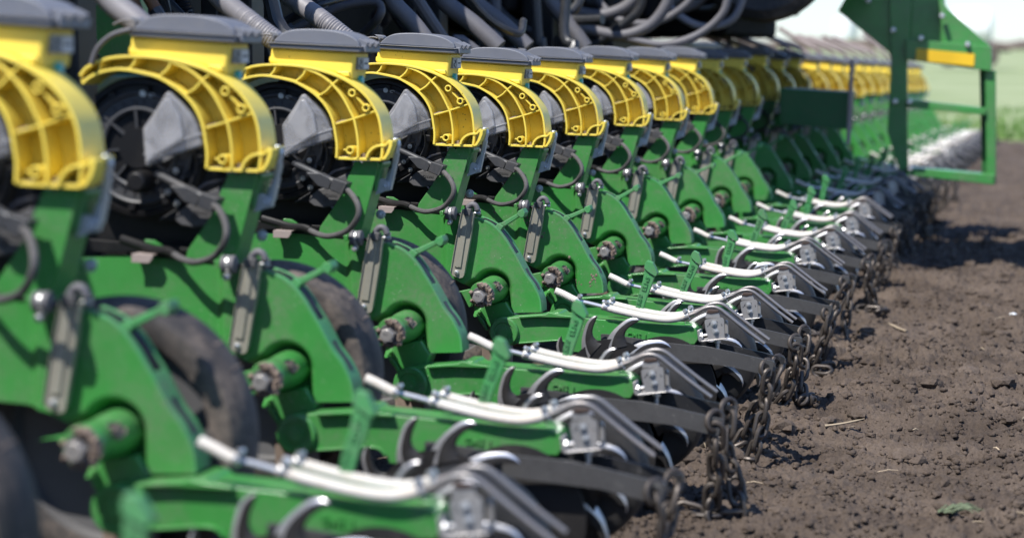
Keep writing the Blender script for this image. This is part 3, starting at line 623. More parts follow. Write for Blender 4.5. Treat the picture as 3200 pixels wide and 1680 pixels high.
    # white hoses, couplings, spray pipes
    for k, (dy, dz_) in enumerate(((-.06, 0), (-.008, .003))):
        def q3(z, pts): return [v+Vector((0, 0, dz_)) if k else v for v in T3(z, pts, -.06)] if k == 0 else [Vector((v.x+.004, dy, v.z+dz_)) for v in T3(z, pts, -.06)]
        b = MB()
        if k == 0: b.tube(spl(q3('G', [(-20,125),(100,178),(220,240),(300,275)]), 4), .0088, 14); hs = obj('white_hose', b, HOSEW, u) if k == 0 else None
        b = MB(); b.tube(spl(q3('G', [(640,345),(800,392),(1000,440),(1200,485),(1400,518),(1560,530),(1700,515),(1860,470)]), 5), .0088, 14); obj('white_hose', b, HOSEW, u)
        b = MB(); b.tube(spl(q3('G', [(270,262),(450,300),(660,352)] if k == 0 else [(560,325),(660,352)]), 3), .0048, 10); obj('hose_coupling', b, STEEL, u)
        pp = spl(q3('H', [(270,405),(330,382),(430,345),(520,295),(600,268),(690,266),(775,300),(870,375),(1000,480),(1180,622),(1395,782)]), 3)
        b = MB(); b.tube(pp, .0046, 12); pi = obj('spray_pipe', b, PIPE, u); e = pp[-1]; d = (pp[-1]-pp[-2]).normalized()
        b = MB(); b.tube([e-d*.0005, e+d*.0004], .0036, 10); obj('pipe_bore', b, INK, pi)
        for z, c_, an in (('G', (300,262), -24), ('G', (690,352), -12), ('H', (300,388), 18)):
            if k and an == -24: continue
            cc = q3(z, [c_])[0]; t_ = Vector((math.cos(R(an)), 0, math.sin(R(an)))); nn = Vector((-t_.z, 0, t_.x)); b = MB()
            for off in (-.0035, -.0012, .0012, .0035): b.tube([cc+t_*(off-.0009), cc+t_*(off+.0009)], .0104, 18)
            b.tube([cc+nn*.013-Vector((0, .008, 0))+t_*.001, cc+nn*.013+Vector((0, .006, 0))+t_*.001], .0038, 8); b.tube([cc+nn*.013-Vector((0, .012, 0)), cc+nn*.013-Vector((0, .008, 0))], .0048, 6); b.box(cc+nn*.0105, (.011, .010, .005), rot=Matrix.Rotation(-R(an), 3, 'Y'))
            obj('hose_clamp', b.mesh('hc', 0), STEEL, u)
    # sensor bracket
    yb = -.086
    b = MB(); b.prism(T('H', [(560,425),(572,330),(600,312),(735,318),(745,345),(768,412)], yb+.003), yb+.003, yb+.006); tb = obj('bracket_neck', b.mesh('neck', .0006), STAIN, u)
    b = MB(); b.prism(T('H', [(565,350),(600,300),(740,305),(752,345),(700,352),(640,365)], yb+.001), yb+.001, yb+.008); obj('weld', b.mesh('weld', .002), RUST, tb)
    sl = [T('H', [(583,542),(592,522),(604,530),(596,552)], yb), T('H', [(780,505),(792,500),(800,530),(790,540)], yb)]
    b = MB(); b.prism(T('H', [(548,470),(556,448),(580,436),(780,412),(808,424),(822,450),(832,690),(826,702),(610,724),(598,712),(560,560)], yb), yb, yb+.003, holes=sl)
    br = obj('nozzle_bracket', b, STAIN, u)
    b = MB(); b.band(T('H', sp2([(610,520),(640,480),(690,462),(730,480)], 3), yb-.0004), .0022, yb-.0006, yb+.001); obj('bracket_slot', b, INK, br)
    b = MB(); screw(b, T('H', [(680,497)], yb)[0], .0052, yb, .006); screw(b, T('H', [(705,607)], yb)[0], .0052, yb, .006); obj('bracket_bolt', b, STEEL, br)
    b = MB(); b.prism(T('H', [(500,738),(858,703),(862,716),(505,762)], yb-.006), yb-.006, yb+.05); b.prism(T('H', [(450,590),(490,580),(500,640),(515,665),(520,720),(495,755),(468,722)], yb+.01), yb, yb+.03)
    obj('bracket_shelf', b.mesh('shelf', .001), STAIN, br)
    b = MB(); q4 = T('H', [(732,772)], yb+.01)[0]; b.lathe([(.008, .009), (.008, .001), (.006, .0), (.0045, -.001), (.0045, -.014), (.003, -.015)], (q4[0], yb+.01, q4[1]), axis='z', seg=12); q4 = T3('H', [(500,665),(590,650)], yb+.01); b.tube(q4, .0028, 8); q4 = T3('H', [(490,665),(522,662)], yb+.006); b.tube(q4, .0065, 6); obj('shelf_bolt', b, STEEL, br)
    b = MB(); b.prism(T('H', [(836,470),(850,440),(880,470),(885,640),(905,690),(870,700),(838,640)], yb+.045), yb+.04, yb+.048); obj('bracket_back', b.mesh('bb', .0012), STAIN, br)
    # lettered handle
    yk = -.012
    b = MB(); b.prism(T('C', sp2([(948,150),(940,205),(925,275),(882,415),(873,520)], 3)+[(925,528)]+sp2([(925,528),(950,432),(1000,300),(1030,212)], 3)+[(990,200)], yk), yk, yk+.012)
    b.prism(T('C', [(944,150),(950,112),(966,88),(1012,106),(1030,140),(1052,192),(1042,214),(1028,214),(1000,196),(975,180)], yk-.004), yk-.005, yk+.016); hd = obj('lettered_handle', b.mesh('hd', .0011, 2), DGREEN, u)
    p = T('C', [(955,338)], yk)[0]; obj('lettering', text_mesh('ELM5', .0150, .0018, facing((p[0], yk-.0005, p[1]), -73)), [DGREEN], hd)
    p = T('C', [(905,488)], yk)[0]; obj('lettering', text_mesh('0.R80', .0150, .0018, facing((p[0], yk-.0005, p[1]), -78)), [DGREEN], hd)
    hd['lt'] = 1
    # claw wheels
    def claw(zc, y, phase, nm, rr=1.0):
        cx, cz = T('G', [zc], y)[0]; k = YELm*rr
        outt = [(-155,480),(-140,540),(-90,650),(-20,760),(80,860),(180,935),(270,955),(335,945),(352,932)]; inn = [(300,890),(240,850),(185,800),(155,750),(150,690),(180,630),(220,585)]
        b = MB()
        def res(P, m):
            P = [Vector((p[0], p[1], 0)) for p in sp2(P, 4)]; c = [0]
            for p, q_ in zip(P[:-1], P[1:]): c.append(c[-1]+(q_-p).length)
            o_ = []
            for i_ in range(m):
                t = c[-1]*i_/(m-1); j_ = 0
                while j_ < len(P)-2 and c[j_+1] < t: j_ += 1
                o_.append(P[j_].lerp(P[j_+1], (t-c[j_])/max(1e-9, c[j_+1]-c[j_])))
            return o_
        M_ = 14; O_ = res(outt, M_); N_ = res(inn[::-1]+[(352,932)], M_)
        for i in range(11):
            a = R(i*360/11+phase+((i*37) % 5-2)*.8); ca, sa = math.cos(a), math.sin(a); wr = 1-.03*((i*53) % 4)/3
            W_ = lambda p, yy: (cx+k*wr*(p.x*ca-p.y*sa), y+yy, cz+k*wr*(p.x*sa+p.y*ca)); v = []
            for q_ in range(M_):
                h = .0065*(1-.75*q_/(M_-1)); I_ = O_[q_].lerp(N_[q_], .36); J_ = O_[q_].lerp(N_[q_], .9)
                v += [W_(O_[q_], 0), W_(I_, -h), W_(J_, -h*.9), W_(N_[q_], -h*.3), W_(N_[q_], h*.3), W_(I_, h)]
            fa = [[], []]
            for q_ in range(M_-1):
                for e_ in range(6): fa[1 if e_ in (0, 5) else 0].append((6*q_+e_, 6*q_+(e_+1) % 6, 6*q_+6+(e_+1) % 6, 6*q_+6+e_))
            o0 = len(b.v); b.v += v; b.f += [tuple(x+o0 for x in f_) for f_ in fa[0]+fa[1]]; b.m += [0]*len(fa[0])+[1]*len(fa[1])
            b.f.append(tuple(o0+6*(M_-1)+e_ for e_ in range(6))); b.m.append(1)
        b.lathe([(k*655, -.0042), (k*655, .0042), (k*200, .0042), (k*200, .012), (.001, .012)], (cx, y, cz), seg=44)
        b.lathe([(k*655, -.0042), (k*220, -.0042), (k*200, -.02), (.001, -.02)], (cx, y, cz), seg=44)
        me = b.mesh(nm, 0, ang=38)
        obj('claw_wheel', me, [CLAW, CLAWE], u)
    claw((780,1480), -.17, 0, 'cw1'); claw((1712,1217), .03, -49.3, 'cw2', .95)
    # forked bars
    def bar(y, dz_, dx=0):
        P = [(x+dx, z+dz_) for x, z in T('G', [(620,738),(700,740),(1100,798),(1400,848),(1803,888),(2082,910),(2432,980),(2872,1082),(3049,1118),(3058,1135),(3025,1310),(3008,1326),(2902,1302),(2412,1186),(1842,1120),(1200,1050),(620,900)], -.14)]
        hc = T('G', [(2935,1210)], -.14)[0]; hc = (hc[0]+dx, hc[1]+dz_)
        b = MB(); b.prism(P, y, y+.009, holes=[[(a, c) for a, c in circ(hc, .0105, 18)]]); ob = obj('chain_bar', b.mesh('bar', 0), BAR_SHADED if y > -.1 else BAR, u); ob['far'] = 1 if y > -.1 else 0; return hc
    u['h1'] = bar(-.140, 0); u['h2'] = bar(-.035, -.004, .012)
    b = MB(); screw(b, T('G', [(1350,915)], -.142)[0], .006, -.141, .008); obj('bar_bolt', b, ZINC, u)
    # rubber closing wheel and steel discs under the bars
    def wheel(name, sx, sy, r, y, w, mt, tilt=0):
        p = at(sx, sy, Y3+y); c = (p.x-UX, y, p.z)
        if mt is RUBD: prof = [(r*.5, 0), (r*.8, -.004), (r*.95, .004), (r, w*.25), (r, w*.75), (r*.95, w*.96), (r*.5, w)]
        else: prof = [(r*.2, -.03), (r*.25, -.012), (r*.6, -.006), (r, 0), (r, .003), (r*.2, .003)]
        o = obj(name, MB().lathe(prof, (0, 0, 0), seg=56), mt, u); o.location = c; o.rotation_euler = (0, 0, R(tilt)); return o
    wheel('press_wheel', 2198, 1125, .125, .05, .07, RUBD); wheel('opener_disc', 2080, 1215, .125, -.09, 0, CLAW, -9); wheel('opener_disc', 1960, 1225, .15, .02, 0, CLAW, 7)
    b = MB(); b.prism(T('G', [(900,1060),(1900,1160),(2300,1260),(2200,1420),(1500,1600),(700,1500)], .03), .03, .07); obj('cleaner_fork', b.mesh('fk', .006), BLKM, u)
    b = MB(); b.prism(T('F', [(330,900),(520,930),(700,1000),(700,1300),(340,1200)], .06), .03, .09); obj('lower_shank', b.mesh('lsh', .004), MUD, u)
    return u

U3 = build_unit()
def copy_tree(o, parent=None):
    c = o.copy(); COL.objects.link(c)
    if parent: c.parent = parent
    for ch in o.children: copy_tree(ch, c)
    return c
# measured sag and sway of every unit on its own springs
DZ = {-1: .045, 0: .031, 1: .015, 2: 0, 3: 0, 4: -.031, 5: -.025, 6: -.018, 7: -.018, 8: -.012, 9: -.014, 10: -.010}
DX = {-1: .03, 0: .022, 1: .011, 2: .007, 3: 0, 4: 0, 5: .004, 6: .005, 7: .006, 8: .008, 9: .004, 10: .008}
AZ = {0: -.002, 1: -.008, 4: -.006, 5: -.021, 6: -.009, 7: -.018, 8: -.022, 9: -.02, 10: -.016}   # the swinging cleaner arm of each unit
AX = {0: -.018, 1: -.006, 2: -.017, 4: -.020, 5: -.012, 6: -.03, 7: -.02, 8: -.016, 9: -.018, 10: -.02}
BZ = {0: .004, 1: .0, 2: .012, 3: 0, 4: .016, 5: .006, 6: .0, 7: .010, 8: .0, 9: .008}   # the far bar of each fork swings on its own
WX = {-1: .075, 0: .062, 1: .034, 2: -.003}
ARMP = ('cleaner_arm', 'white_hose', 'hose_coupling', 'spray_pipe', 'hose_clamp', 'bracket_neck', 'nozzle_bracket', 'bracket_bolt', 'lettered_handle', 'claw_wheel', 'chain_bar', 'bar_bolt', 'press_wheel', 'opener_disc', 'cleaner_fork')
LAB = {-1: 'row unit nearest of all, only its tyre and frame showing at the lower left corner', 0: 'blurred row unit cut off by the left edge of the picture',
 1: 'second row unit from the left edge, grey lid with a cord beside it', 2: 'third row unit from the left, its hood just out of focus',
 3: 'nearer of the two sharp row units, lettered CMS 1 on its arm', 4: 'farther sharp row unit, just behind the CMS 1 one',
 5: 'row unit directly behind the CMS 2 one, third from the sharp pair', 6: 'row unit seventh from the left edge of the picture', 7: 'row unit eighth from the left edge, under the big hanging hose loops',
 8: 'last brightly sunlit row unit before the shaded ones', 9: 'first shaded row unit with dull yellow hood', 10: 'second shaded row unit, rightmost yellow hood before the dark gap'}
UNITS = {3: U3}
rnd = random.Random(3)
for n in list(range(-1, 27)):
    if n == 3: u = U3
    else:
        u = copy_tree(U3); UNITS[n] = u
        u.rotation_euler = (0, R(rnd.uniform(-.5, .5)), 0)
    f = max(0, n-10)/16
    u.location = (UX+DX.get(n, .18*f+rnd.uniform(-.008, .008)), Y0+n*PITCH, DZ.get(n, -.10*f+rnd.uniform(-.01, .01)))
    for c in u.children:
        if n == 3: break
        for nm, pv, am in (('lettered_handle', T('C', [(900,520)], -.012)[0], 7), ('depth_lever', T('D', [(1890,500)], .03)[0], 9)):
            if c.name.startswith(nm):
                an = R(rnd.uniform(-am, am)); M_ = Matrix.Rotation(an, 3, 'Y'); pv_ = Vector((pv[0], 0, pv[1])); c.rotation_euler = (0, an, 0); c.location = Vector(c.location)+pv_-M_ @ pv_
        if c.name.startswith('cable') and n < 12: c.location = Vector((0, 0, 0)); c.scale = (1, rnd.uniform(.8, 1.3), 1)
    u['label'] = LAB.get(n, 'distant blurred row unit in the far wing of the planter beyond the dark gap')
    for c in u.children:
        if c.name.split('.')[0] in ARMP and n != 3: c.location = Vector(c.location)+Vector((AX.get(n, -.015), 0, AZ.get(n, -.018)))
        if c.get('far') and n != 3: c.location = Vector(c.location)+Vector((0, 0, BZ.get(n, .01)))
        if c.name.startswith('gauge_wheel'): c.location = (WX.get(n, -.045 if n < 12 else -.02), 0, 0)
    if n > 12:                                                # too small there to show their small parts
        for c in list(u.children):
            if c.name.split('.')[0] in ('meter_wire', 'meter_screw', 'frame_tab', 'frame_bolt', 'grommet_rod', 'grey_lead', 'clamp_bolt', 'bar_bolt', 'fitting_nut', 'hose_coupling', 'hose_clamp', 'sensor_plug', 'mud_patch', 'dust_plate', 'gear_cover', 'cable_sleeve'):
                for d in list(c.children):
                    bpy.data.objects.remove(d)
                bpy.data.objects.remove(c)
for n, u in UNITS.items():                                   # only the CMS 2 unit carries that splash of mud on its plate corner
    if n != 4:
        for c in list(u.children_recursive):
            if c.name.startswith('mud_splash'): bpy.data.objects.remove(c)
L2 = text_mesh('CMS 2', .0165, .002, Matrix.Identity(4))
for c in UNITS[4].children_recursive:
    if c.name.startswith('lettering') and c.parent.name.startswith('cleaner_arm'):
        p = T('G', [(985,778)], -.051)[0]; me = L2.copy(); me.transform(facing((p[0], -.051, p[1]), 3.2)); me.materials.clear(); me.materials.append(GREEN); c.data = me
U3['label'] = LAB[3]

# ------------------------------------------------------------------ drag chains
def link_mesh():
    L, Wd, r = .033, .0145, .0058; P = []
    for k in range(7): a = -math.pi/2+math.pi*k/6; P.append((L/2-.002+Wd*math.cos(a), Wd*math.sin(a), 0))
    for k in range(7): a = math.pi/2+math.pi*k/6; P.append((-L/2+.002+Wd*math.cos(a), Wd*math.sin(a), 0))
    return MB().tube(P, r, 8, closed=True).mesh('link')
LINK = link_mesh(); LINK.materials.append(CHAIN)
RING = MB().tube([(.021*math.cos(t*.4488), .0175*math.sin(t*.4488), 0) for t in range(14)], .0060, 8, closed=True).mesh('ring'); RING.materials.append(CHAIN)
NAMES = ['nearest', 'second nearest', 'third nearest', 'fourth nearest', 'fifth nearest', 'sixth', 'seventh', 'eighth', 'ninth', 'tenth', 'eleventh', 'twelfth']
for n in range(-0, 16):
    u = UNITS[n]; rc = random.Random(n*5+1)
    for s, (key, yy) in enumerate((('h1', -.136), ('h2', -.03))):
        hx, hz = u['h1'] if s == 0 else u['h2']; p0 = u.location+Vector((hx+(AX.get(n, 0) if n != 3 else 0), yy, hz+(AZ.get(n, 0) if n != 3 else 0)+(BZ.get(n, .01) if s and n != 3 else 0)))
        side = 'near' if s == 0 else 'far'
        lb = 'drag chain on the %s bar of %s' % (side, {0: 'the row unit cut off at the left edge', 1: 'the second row unit from the left', 2: 'the unit just before the CMS 1 arm', 3: 'the nearer sharp unit, arm lettered CMS 1', 4: 'the farther of the two sharp units'}.get(n, 'the %s row unit from the left' % NAMES[n] if n < 12 else 'a distant blurred row unit'))
        ch = thing('drag_chain', lb, 'chain', p0, 'drag chains hanging from the row unit bars')
        def place(me, p, d, roll, nm='link'):
            o = bpy.data.objects.new(nm, me); COL.objects.link(o); o.parent = ch
            q = Vector(d).to_track_quat('X', 'Z'); o.rotation_mode = 'QUATERNION'; o.rotation_quaternion = q @ Matrix.Rotation(roll, 3, 'X').to_quaternion(); o.location = p-p0
        place(RING, p0+Vector((0.004, .004, -.002)), (.35, .6, .72), 1.3, 'shackle')
        gz = ground_z(p0.x+.02, p0.y)+.012; pts = [p0+Vector((.008, 0, -.016))]; P = pts[0].copy(); hang = P.z-gz; k = 0; swx = rc.uniform(-.25, .12)-(.15 if s else 0); swy = .10 if s == 0 else -.25
        d = Vector((swx, swy, -1)).normalized()
        while k < 11:
            d = Vector((d.x+rc.uniform(-.22, .22), d.y+rc.uniform(-.2, .2), -1 if P.z > gz+.015 else 0)).normalized()
            if P.z <= gz+.015:
                d = Vector((rc.uniform(-1, .4), rc.uniform(-.7, .7), 0)).normalized()
            Q = P+d*.034; Q.z = max(Q.z, ground_z(Q.x, Q.y)+.007)
            place(LINK, (P+Q)/2, (Q-P), (k % 2)*1.5+rc.uniform(-.3, .3)+.3); P = Q; k += 1
            if k > 2 and P.z <= gz+.015 and k >= 8: break

# ------------------------------------------------------------------ machine behind: toolbar, tank, hoses
def corr(path, r, pitch=.012, amp=None):
    amp = amp or (.035 if pitch < .008 else .12)
    P = spl(path, 6); L = 0; out = []; rr = []
    cum = [0]
    for a, b_ in zip(P[:-1], P[1:]): cum.append(cum[-1]+(b_-a).length)
    n = int(cum[-1]/(pitch/4)); j = 0
    for i in range(n+1):
        s = cum[-1]*i/n
        while j < len(P)-2 and cum[j+1] < s: j += 1
        t = (s-cum[j])/max(1e-9, cum[j+1]-cum[j]); out.append(P[j].lerp(P[j+1], t)); rr.append(r*(1+amp*math.sin(s/pitch*2*math.pi)))
    return MB().tube(out, rr, 14)
b = MB(); b.box((-2.02, 7, .80), (.16, 16, .18)); fr = thing('toolbar', 'long dark green toolbar beam behind all the row units', 'toolbar'); obj('beam', b.mesh('beam', .01), mat('dark_green_paint', (.012, .07, .02), .45, dirt=.4), fr)
b = MB(); b.box((-2.75, 7, 1.12), (.2, 16, .22)); b.box((-2.75, 7, .55), (.2, 16, .2)); obj('rear_beam', b.mesh('rb', .01), BLK, fr)
for n in range(-1, 27):
    y = Y0+n*PITCH
    b = MB(); b.box((-1.86, y+.06, .52), (.22, .02, .06)); b.box((-1.86, y+.06, .74), (.2, .02, .05)); b.box((-1.95, y+.07, .63), (.05, .10, .36)); obj('parallel_arm', b.mesh('pa', .004), GREEN, fr)
def px(x, y, Y): return at(x, y, Y)                         # x, y in photograph pixels
bk = 0
def hose(name, pts, r, mt, lab, cat='hose', rib=0, grp=None, n=6):
    P = [px(a, b_, c_) for a, b_, c_ in pts]
    m = corr(P, r, rib) if rib else MB().tube(spl(P, n), r, 12)
    return tag(obj(name, m, mt), lab, cat, grp)
g1 = 'ribbed vacuum hoses running down behind the hoppers'
hose('vacuum_hose', [(250,-120,3.85),(345,0,3.8),(430,70,3.75),(500,140,3.7)], .0235, VAC, 'grey ribbed hose sloping down behind the second lid from the left', rib=.006, grp=g1)
hose('vacuum_hose', [(600,-110,4.6),(690,-5,4.55),(790,75,4.5),(890,150,4.5)], .0235, VAC, 'grey ribbed hose sloping down to the left end of the third lid', rib=.006, grp=g1)
hose('vacuum_hose', [(800,-100,5.3),(905,-10,5.3),(1010,65,5.2),(1120,150,5.2)], .0245, VAC, 'grey ribbed hose sloping down behind the right half of the third lid', rib=.007, grp=g1)
hose('vacuum_hose', [(215,-60,4.3),(228,20,4.3),(262,110,4.3),(282,220,4.3)], .024, HBLK, 'black corrugated hose dropping between the first and second lids', rib=.011, grp=g1)
hose('vacuum_hose', [(545,-60,5.6),(570,20,5.6),(600,80,5.6),(620,150,5.6)], .022, HBLK, 'black corrugated hose behind the middle of the second lid', rib=.011, grp=g1)
for (a, b_, Y, r, lab) in ((1225,1350,6.3,.026,'dark grey hose curving down behind the first sharp lid'), (1385,1560,6.9,.030,'dark grey hose half sunlit above the second sharp lid'), (1480,1650,7.6,.030,'grey hose sloping down above the fifth and sixth lids'), (1715,1830,8.4,.030,'slack dark hose dropping between the sixth and seventh lids')):
    hose('air_hose', [(a-30,-90,Y),(a,0,Y),((a+b_)/2+5,75,Y),(b_,150,Y)], r, HGREY, lab, grp='smooth air hoses behind the lids')
hose('hydraulic_hose', [(850,110,6.4),(900,60,6.4),(1000,15,6.4),(1080,-5,6.6)], .011, HBLK, 'thin black hose looping over the third lid', n=8)
hose('hydraulic_hose', [(890,110,6.4),(960,70,6.4),(1070,20,6.4),(1165,8,6.4),(1190,25,6.4),(1180,60,6.4),(1130,110,6.5)], .0135, HGREY, 'pale grey hose bending sharply down beside the first sharp lid', n=8)
hose('hydraulic_hose', [(830,120,6.6),(920,55,6.6),(1060,5,6.7),(1130,-30,6.7)], .012, HBLK, 'black hose running beside the pale bent hose', n=8)
hose('hanging_loop', [(1735,-20,9.2),(1780,28,9.2),(1870,48,9.2),(1950,25,9.2),(2010,-30,9.2)], .026, HGREY, 'upper hanging loop of thick grey hose', grp='thick hose loops hanging above the lids')
hose('hanging_loop', [(1790,78,9.0),(1860,98,9.0),(1950,110,9.0),(2030,80,9.0),(2080,20,9.0),(2100,-40,9.0)], .024, HGREY, 'lower and wider hanging loop of thick grey hose', grp='thick hose loops hanging above the lids')
hose('hanging_loop', [(1700,-40,9.6),(1790,-10,9.6),(1900,12,9.6),(1990,-20,9.6),(2040,-50,9.6)], .03, HBLK, 'black hose inside the upper hanging loop', grp='thick hose loops hanging above the lids')
hose('air_hose', [(2010,-30,9),(1990,40,9),(1900,110,9),(1830,160,9)], .02, HBLK, 'black hose slanting down left under the hanging loops')
hose('release_cord', [(285,200,3.6),(305,150,3.6),(350,110,3.6),(410,92,3.6)], .0045, HGREY, 'thin pale cord arching between the first and second lids', n=8)
for k, (x, y, Y, dx) in enumerate(((420,10,4.6,30),(470,0,4.6,45),(815,15,5.9,25),(1185,40,7,-20),(1500,60,8.2,15))):
    t_ = thing('fitted_hose', 'brown sleeved hose %s' % ['behind the second lid from the left', 'right of the first brown sleeved one, above the second lid', 'at the left of the third lid', 'behind the pale bent hose', 'above the fifth lid'][k], 'hose', (0, 0, 0), 'hydraulic hoses with brown sleeves')
    b = MB(); b.tube([px(x-dx, y-70, Y), px(x, y, Y)], .013, 12); obj('hose', b, HBLK, t_)
    b = MB(); b.tube([px(x-dx*.3, y-20, Y), px(x+dx*.35, y+28, Y)], .0142, 12); obj('sleeve', b, BROWN, t_)
    b = MB(); b.tube([px(x+dx*.35, y+28, Y), px(x+dx, y+75, Y)], .0145, 6); b.tube([px(x+dx, y+75, Y), px(x+dx*1.8, y+140, Y)], .01, 10); obj('ferrule', b, GRYP, t_)
# clutter of dark hoses and brackets in the shade of the frame
rc = random.Random(12)
for k in range(58):
    Y = rc.uniform(5, 14); x = rc.uniform(0, 2350); hgt = rc.uniform(-60, 160)
    if Y < 9.5 and x > 1900: x -= 500
    p = px(x, hgt, Y); p.x = min(p.x, -1.75-.0*Y)
    d = Vector((rc.uniform(-.1, .5), rc.uniform(-.4, .4), rc.uniform(-.6, -.1))); q_ = p+d*.5; m_ = (p+q_)/2+Vector((rc.uniform(-.1, .1), 0, rc.uniform(-.12, .12)))
    p2 = p-d*.6+Vector((0, 0, .3))
    if max(v.x for v in (p, q_, m_)) > -1.6: continue
    tag(obj('frame_hose', MB().tube(spl([p2, p, m_, q_], 6), rc.choice((.012, .016, .02, .026)), 10), rc.choice((HBLK, HBLK, GRYP, HGREY))), 'dark hose tangled in the shade behind the lids', 'hose', 'dark hoses tangled behind the row units')
for k, (Y, x) in enumerate(((4.2, -1.98), (5.4, -2.05), (7.4, -2.1), (9.2, -2.1))):
    b = MB(); b.box((x, Y, 1.05), (.12, .10, 1.1)); b.box((x-.05, Y-.055, 1.0), (.05, .02, 1.1)); tag(obj('frame_post', b.mesh('fp', .008), BLK), 'black upright post of the frame, %s from the left' % ['first', 'second', 'third', 'fourth'][k], 'post', 'black frame posts')
b = MB(); p = px(275, 40, 4.9); b.box((p.x-.05, 4.95, p.z), (.35, .05, .30)); tag(obj('green_panel', b.mesh('gp', .006), GREEN), 'bright green frame panel glimpsed between the first two lids', 'panel')
tk = thing('seed_tank', 'huge dark central tank and frame looming over the row units', 'tank')
def tbox(name, lo, hi, mt, bev=.06): c = [(a+b_)/2 for a, b_ in zip(lo, hi)]; d = [b_-a for a, b_ in zip(lo, hi)]; return obj(name, MB().box(c, d).mesh(name, bev, 3), mt, tk)
tbox('tank_body', (-4.6, 9.6, 1.05), (-2.3, 13.4, 3.7), BLK, .2); tbox('tank_cradle', (-4.4, 9.2, .8), (-1.95, 14, 1.02), BLK, .02); tbox('unit_shade_slab', (-2.3, 8.55, 2.6), (-1.5, 11.9, 2.72), BLK, .01); tbox('ground_shade_slab', (-1.5, 8.5, 2.62), (-.35, 10.0, 2.70), BLK, .01)  # the two high slabs are added out of view to cast shade
tbox('rear_box', (-5.5, 3.5, 1.1), (-3.4, 9.5, 1.9), BLK, .05); tbox('rear_box', (-3.3, 2.5, .3), (-3.2, 13, 1.6), BLK, .02)
for k, pts in enumerate(([(1840,-30,9.4),(1930,60,9.2),(2050,70,9.2),(2150,10,9.2),(2180,-60,9.2)], [(2060,-40,9.8),(2110,40,9.6),(2200,85,9.6),(2290,60,9.6),(2330,-30,9.6)], [(1960,120,9.0),(2070,140,9.0),(2180,110,9.0),(2260,40,9.0),(2280,-50,9.0)])):
    hose('hanging_loop', pts, .017, (HGREY, VAC, HGREY)[k], ('slim hose loop right of the two thick hanging loops', 'pale hose loop above the first shaded lids', 'long low hose loop brushing over the shaded lids')[k], grp='slim hose loops over the shaded lids')
cf = thing('centre_frame', 'black centre frame full of plates and hoses above the shaded row units', 'frame')
for k, (lo, hi) in enumerate((((-2.5, 10.6, 1.04), (-1.5, 12.6, 2.4)), ((-2.2, 9.9, 1.10), (-1.75, 10.6, 2.0)), ((-1.55, 11.0, 1.16), (-1.34, 12.4, 1.9)), ((-2.9, 9.0, 1.12), (-2.2, 10.2, 1.9)))):
    obj('frame_plate', MB().box([(a+b_)/2 for a, b_ in zip(lo, hi)], [b_-a for a, b_ in zip(lo, hi)]).mesh('fpl', .03, 2), BLKM, cf)
for k in range(9):
    p = Vector((-1.5-.1*k, 10.4-.05*k, 1.3)); obj('frame_hose', MB().tube(spl([p+Vector((-.5, 0, .3)), p+Vector((-.25, -.1, -.05-.02*(k % 4))), p+Vector((.0, -.1, -.12)), p+Vector((.28, 0, .25))], 6), .018+.004*(k % 3), 10), (HBLK, HGREY, GRYP)[k % 3], cf)
ad = thing('shade_blocker', 'unseen long black duct carried above and behind the row units', 'blocker'); obj('blocker_body', MB().box((-2.48, 7.4, 1.72), (.80, 11.5, .46)).mesh('ad', .05, 3), BLKM, ad)  # box added above the view to keep the hoses behind in shade
# support wheel of the frame
sw = thing('carrier_wheel', 'big black carrier wheel hanging over the shaded row units', 'wheel'); p = px(2390, -150, 10.2)
obj('tyre', MB().lathe([(.20, -.08), (.27, -.10), (.31, -.07), (.325, 0), (.31, .07), (.27, .10), (.20, .08)], p, seg=56, cap=False), RUB, sw)
obj('rim', MB().lathe([(.21, -.07), (.17, -.06), (.15, 0), (.06, .0), (.05, -.05), (.001, -.05)], p, seg=40), GRYP, sw); obj('hub', MB().lathe([(.045, 0), (.04, -.09), (.001, -.09)], p+Vector((0, -.05, 0)), seg=18), STEEL, sw)
# dark step box beyond unit ten, with its pale edge post
sb = thing('step_box', 'dark green box panel with a pale upright edge beyond the shaded row units', 'box')
def quad(name, pts, Y, dep, mt, parent, bev=.004):
    P = [px(a*1.2422, b_*1.2422, Y) for a, b_ in pts]; b = MB(); b.prism([(v.x, v.z) for v in P], Y, Y+dep); return obj(name, b.mesh(name, bev), mt, parent)
DKG = mat('deep_green_and_shade', (.012, .11, .025), .45, dirt=.3)
quad('panel', [(1962,222),(2136,232),(2132,326),(1962,312)], 10.9, .35, DKG, sb); quad('edge_post', [(2138,150),(2148,150),(2138,365),(2128,365)], 10.8, .03, PALE, sb)
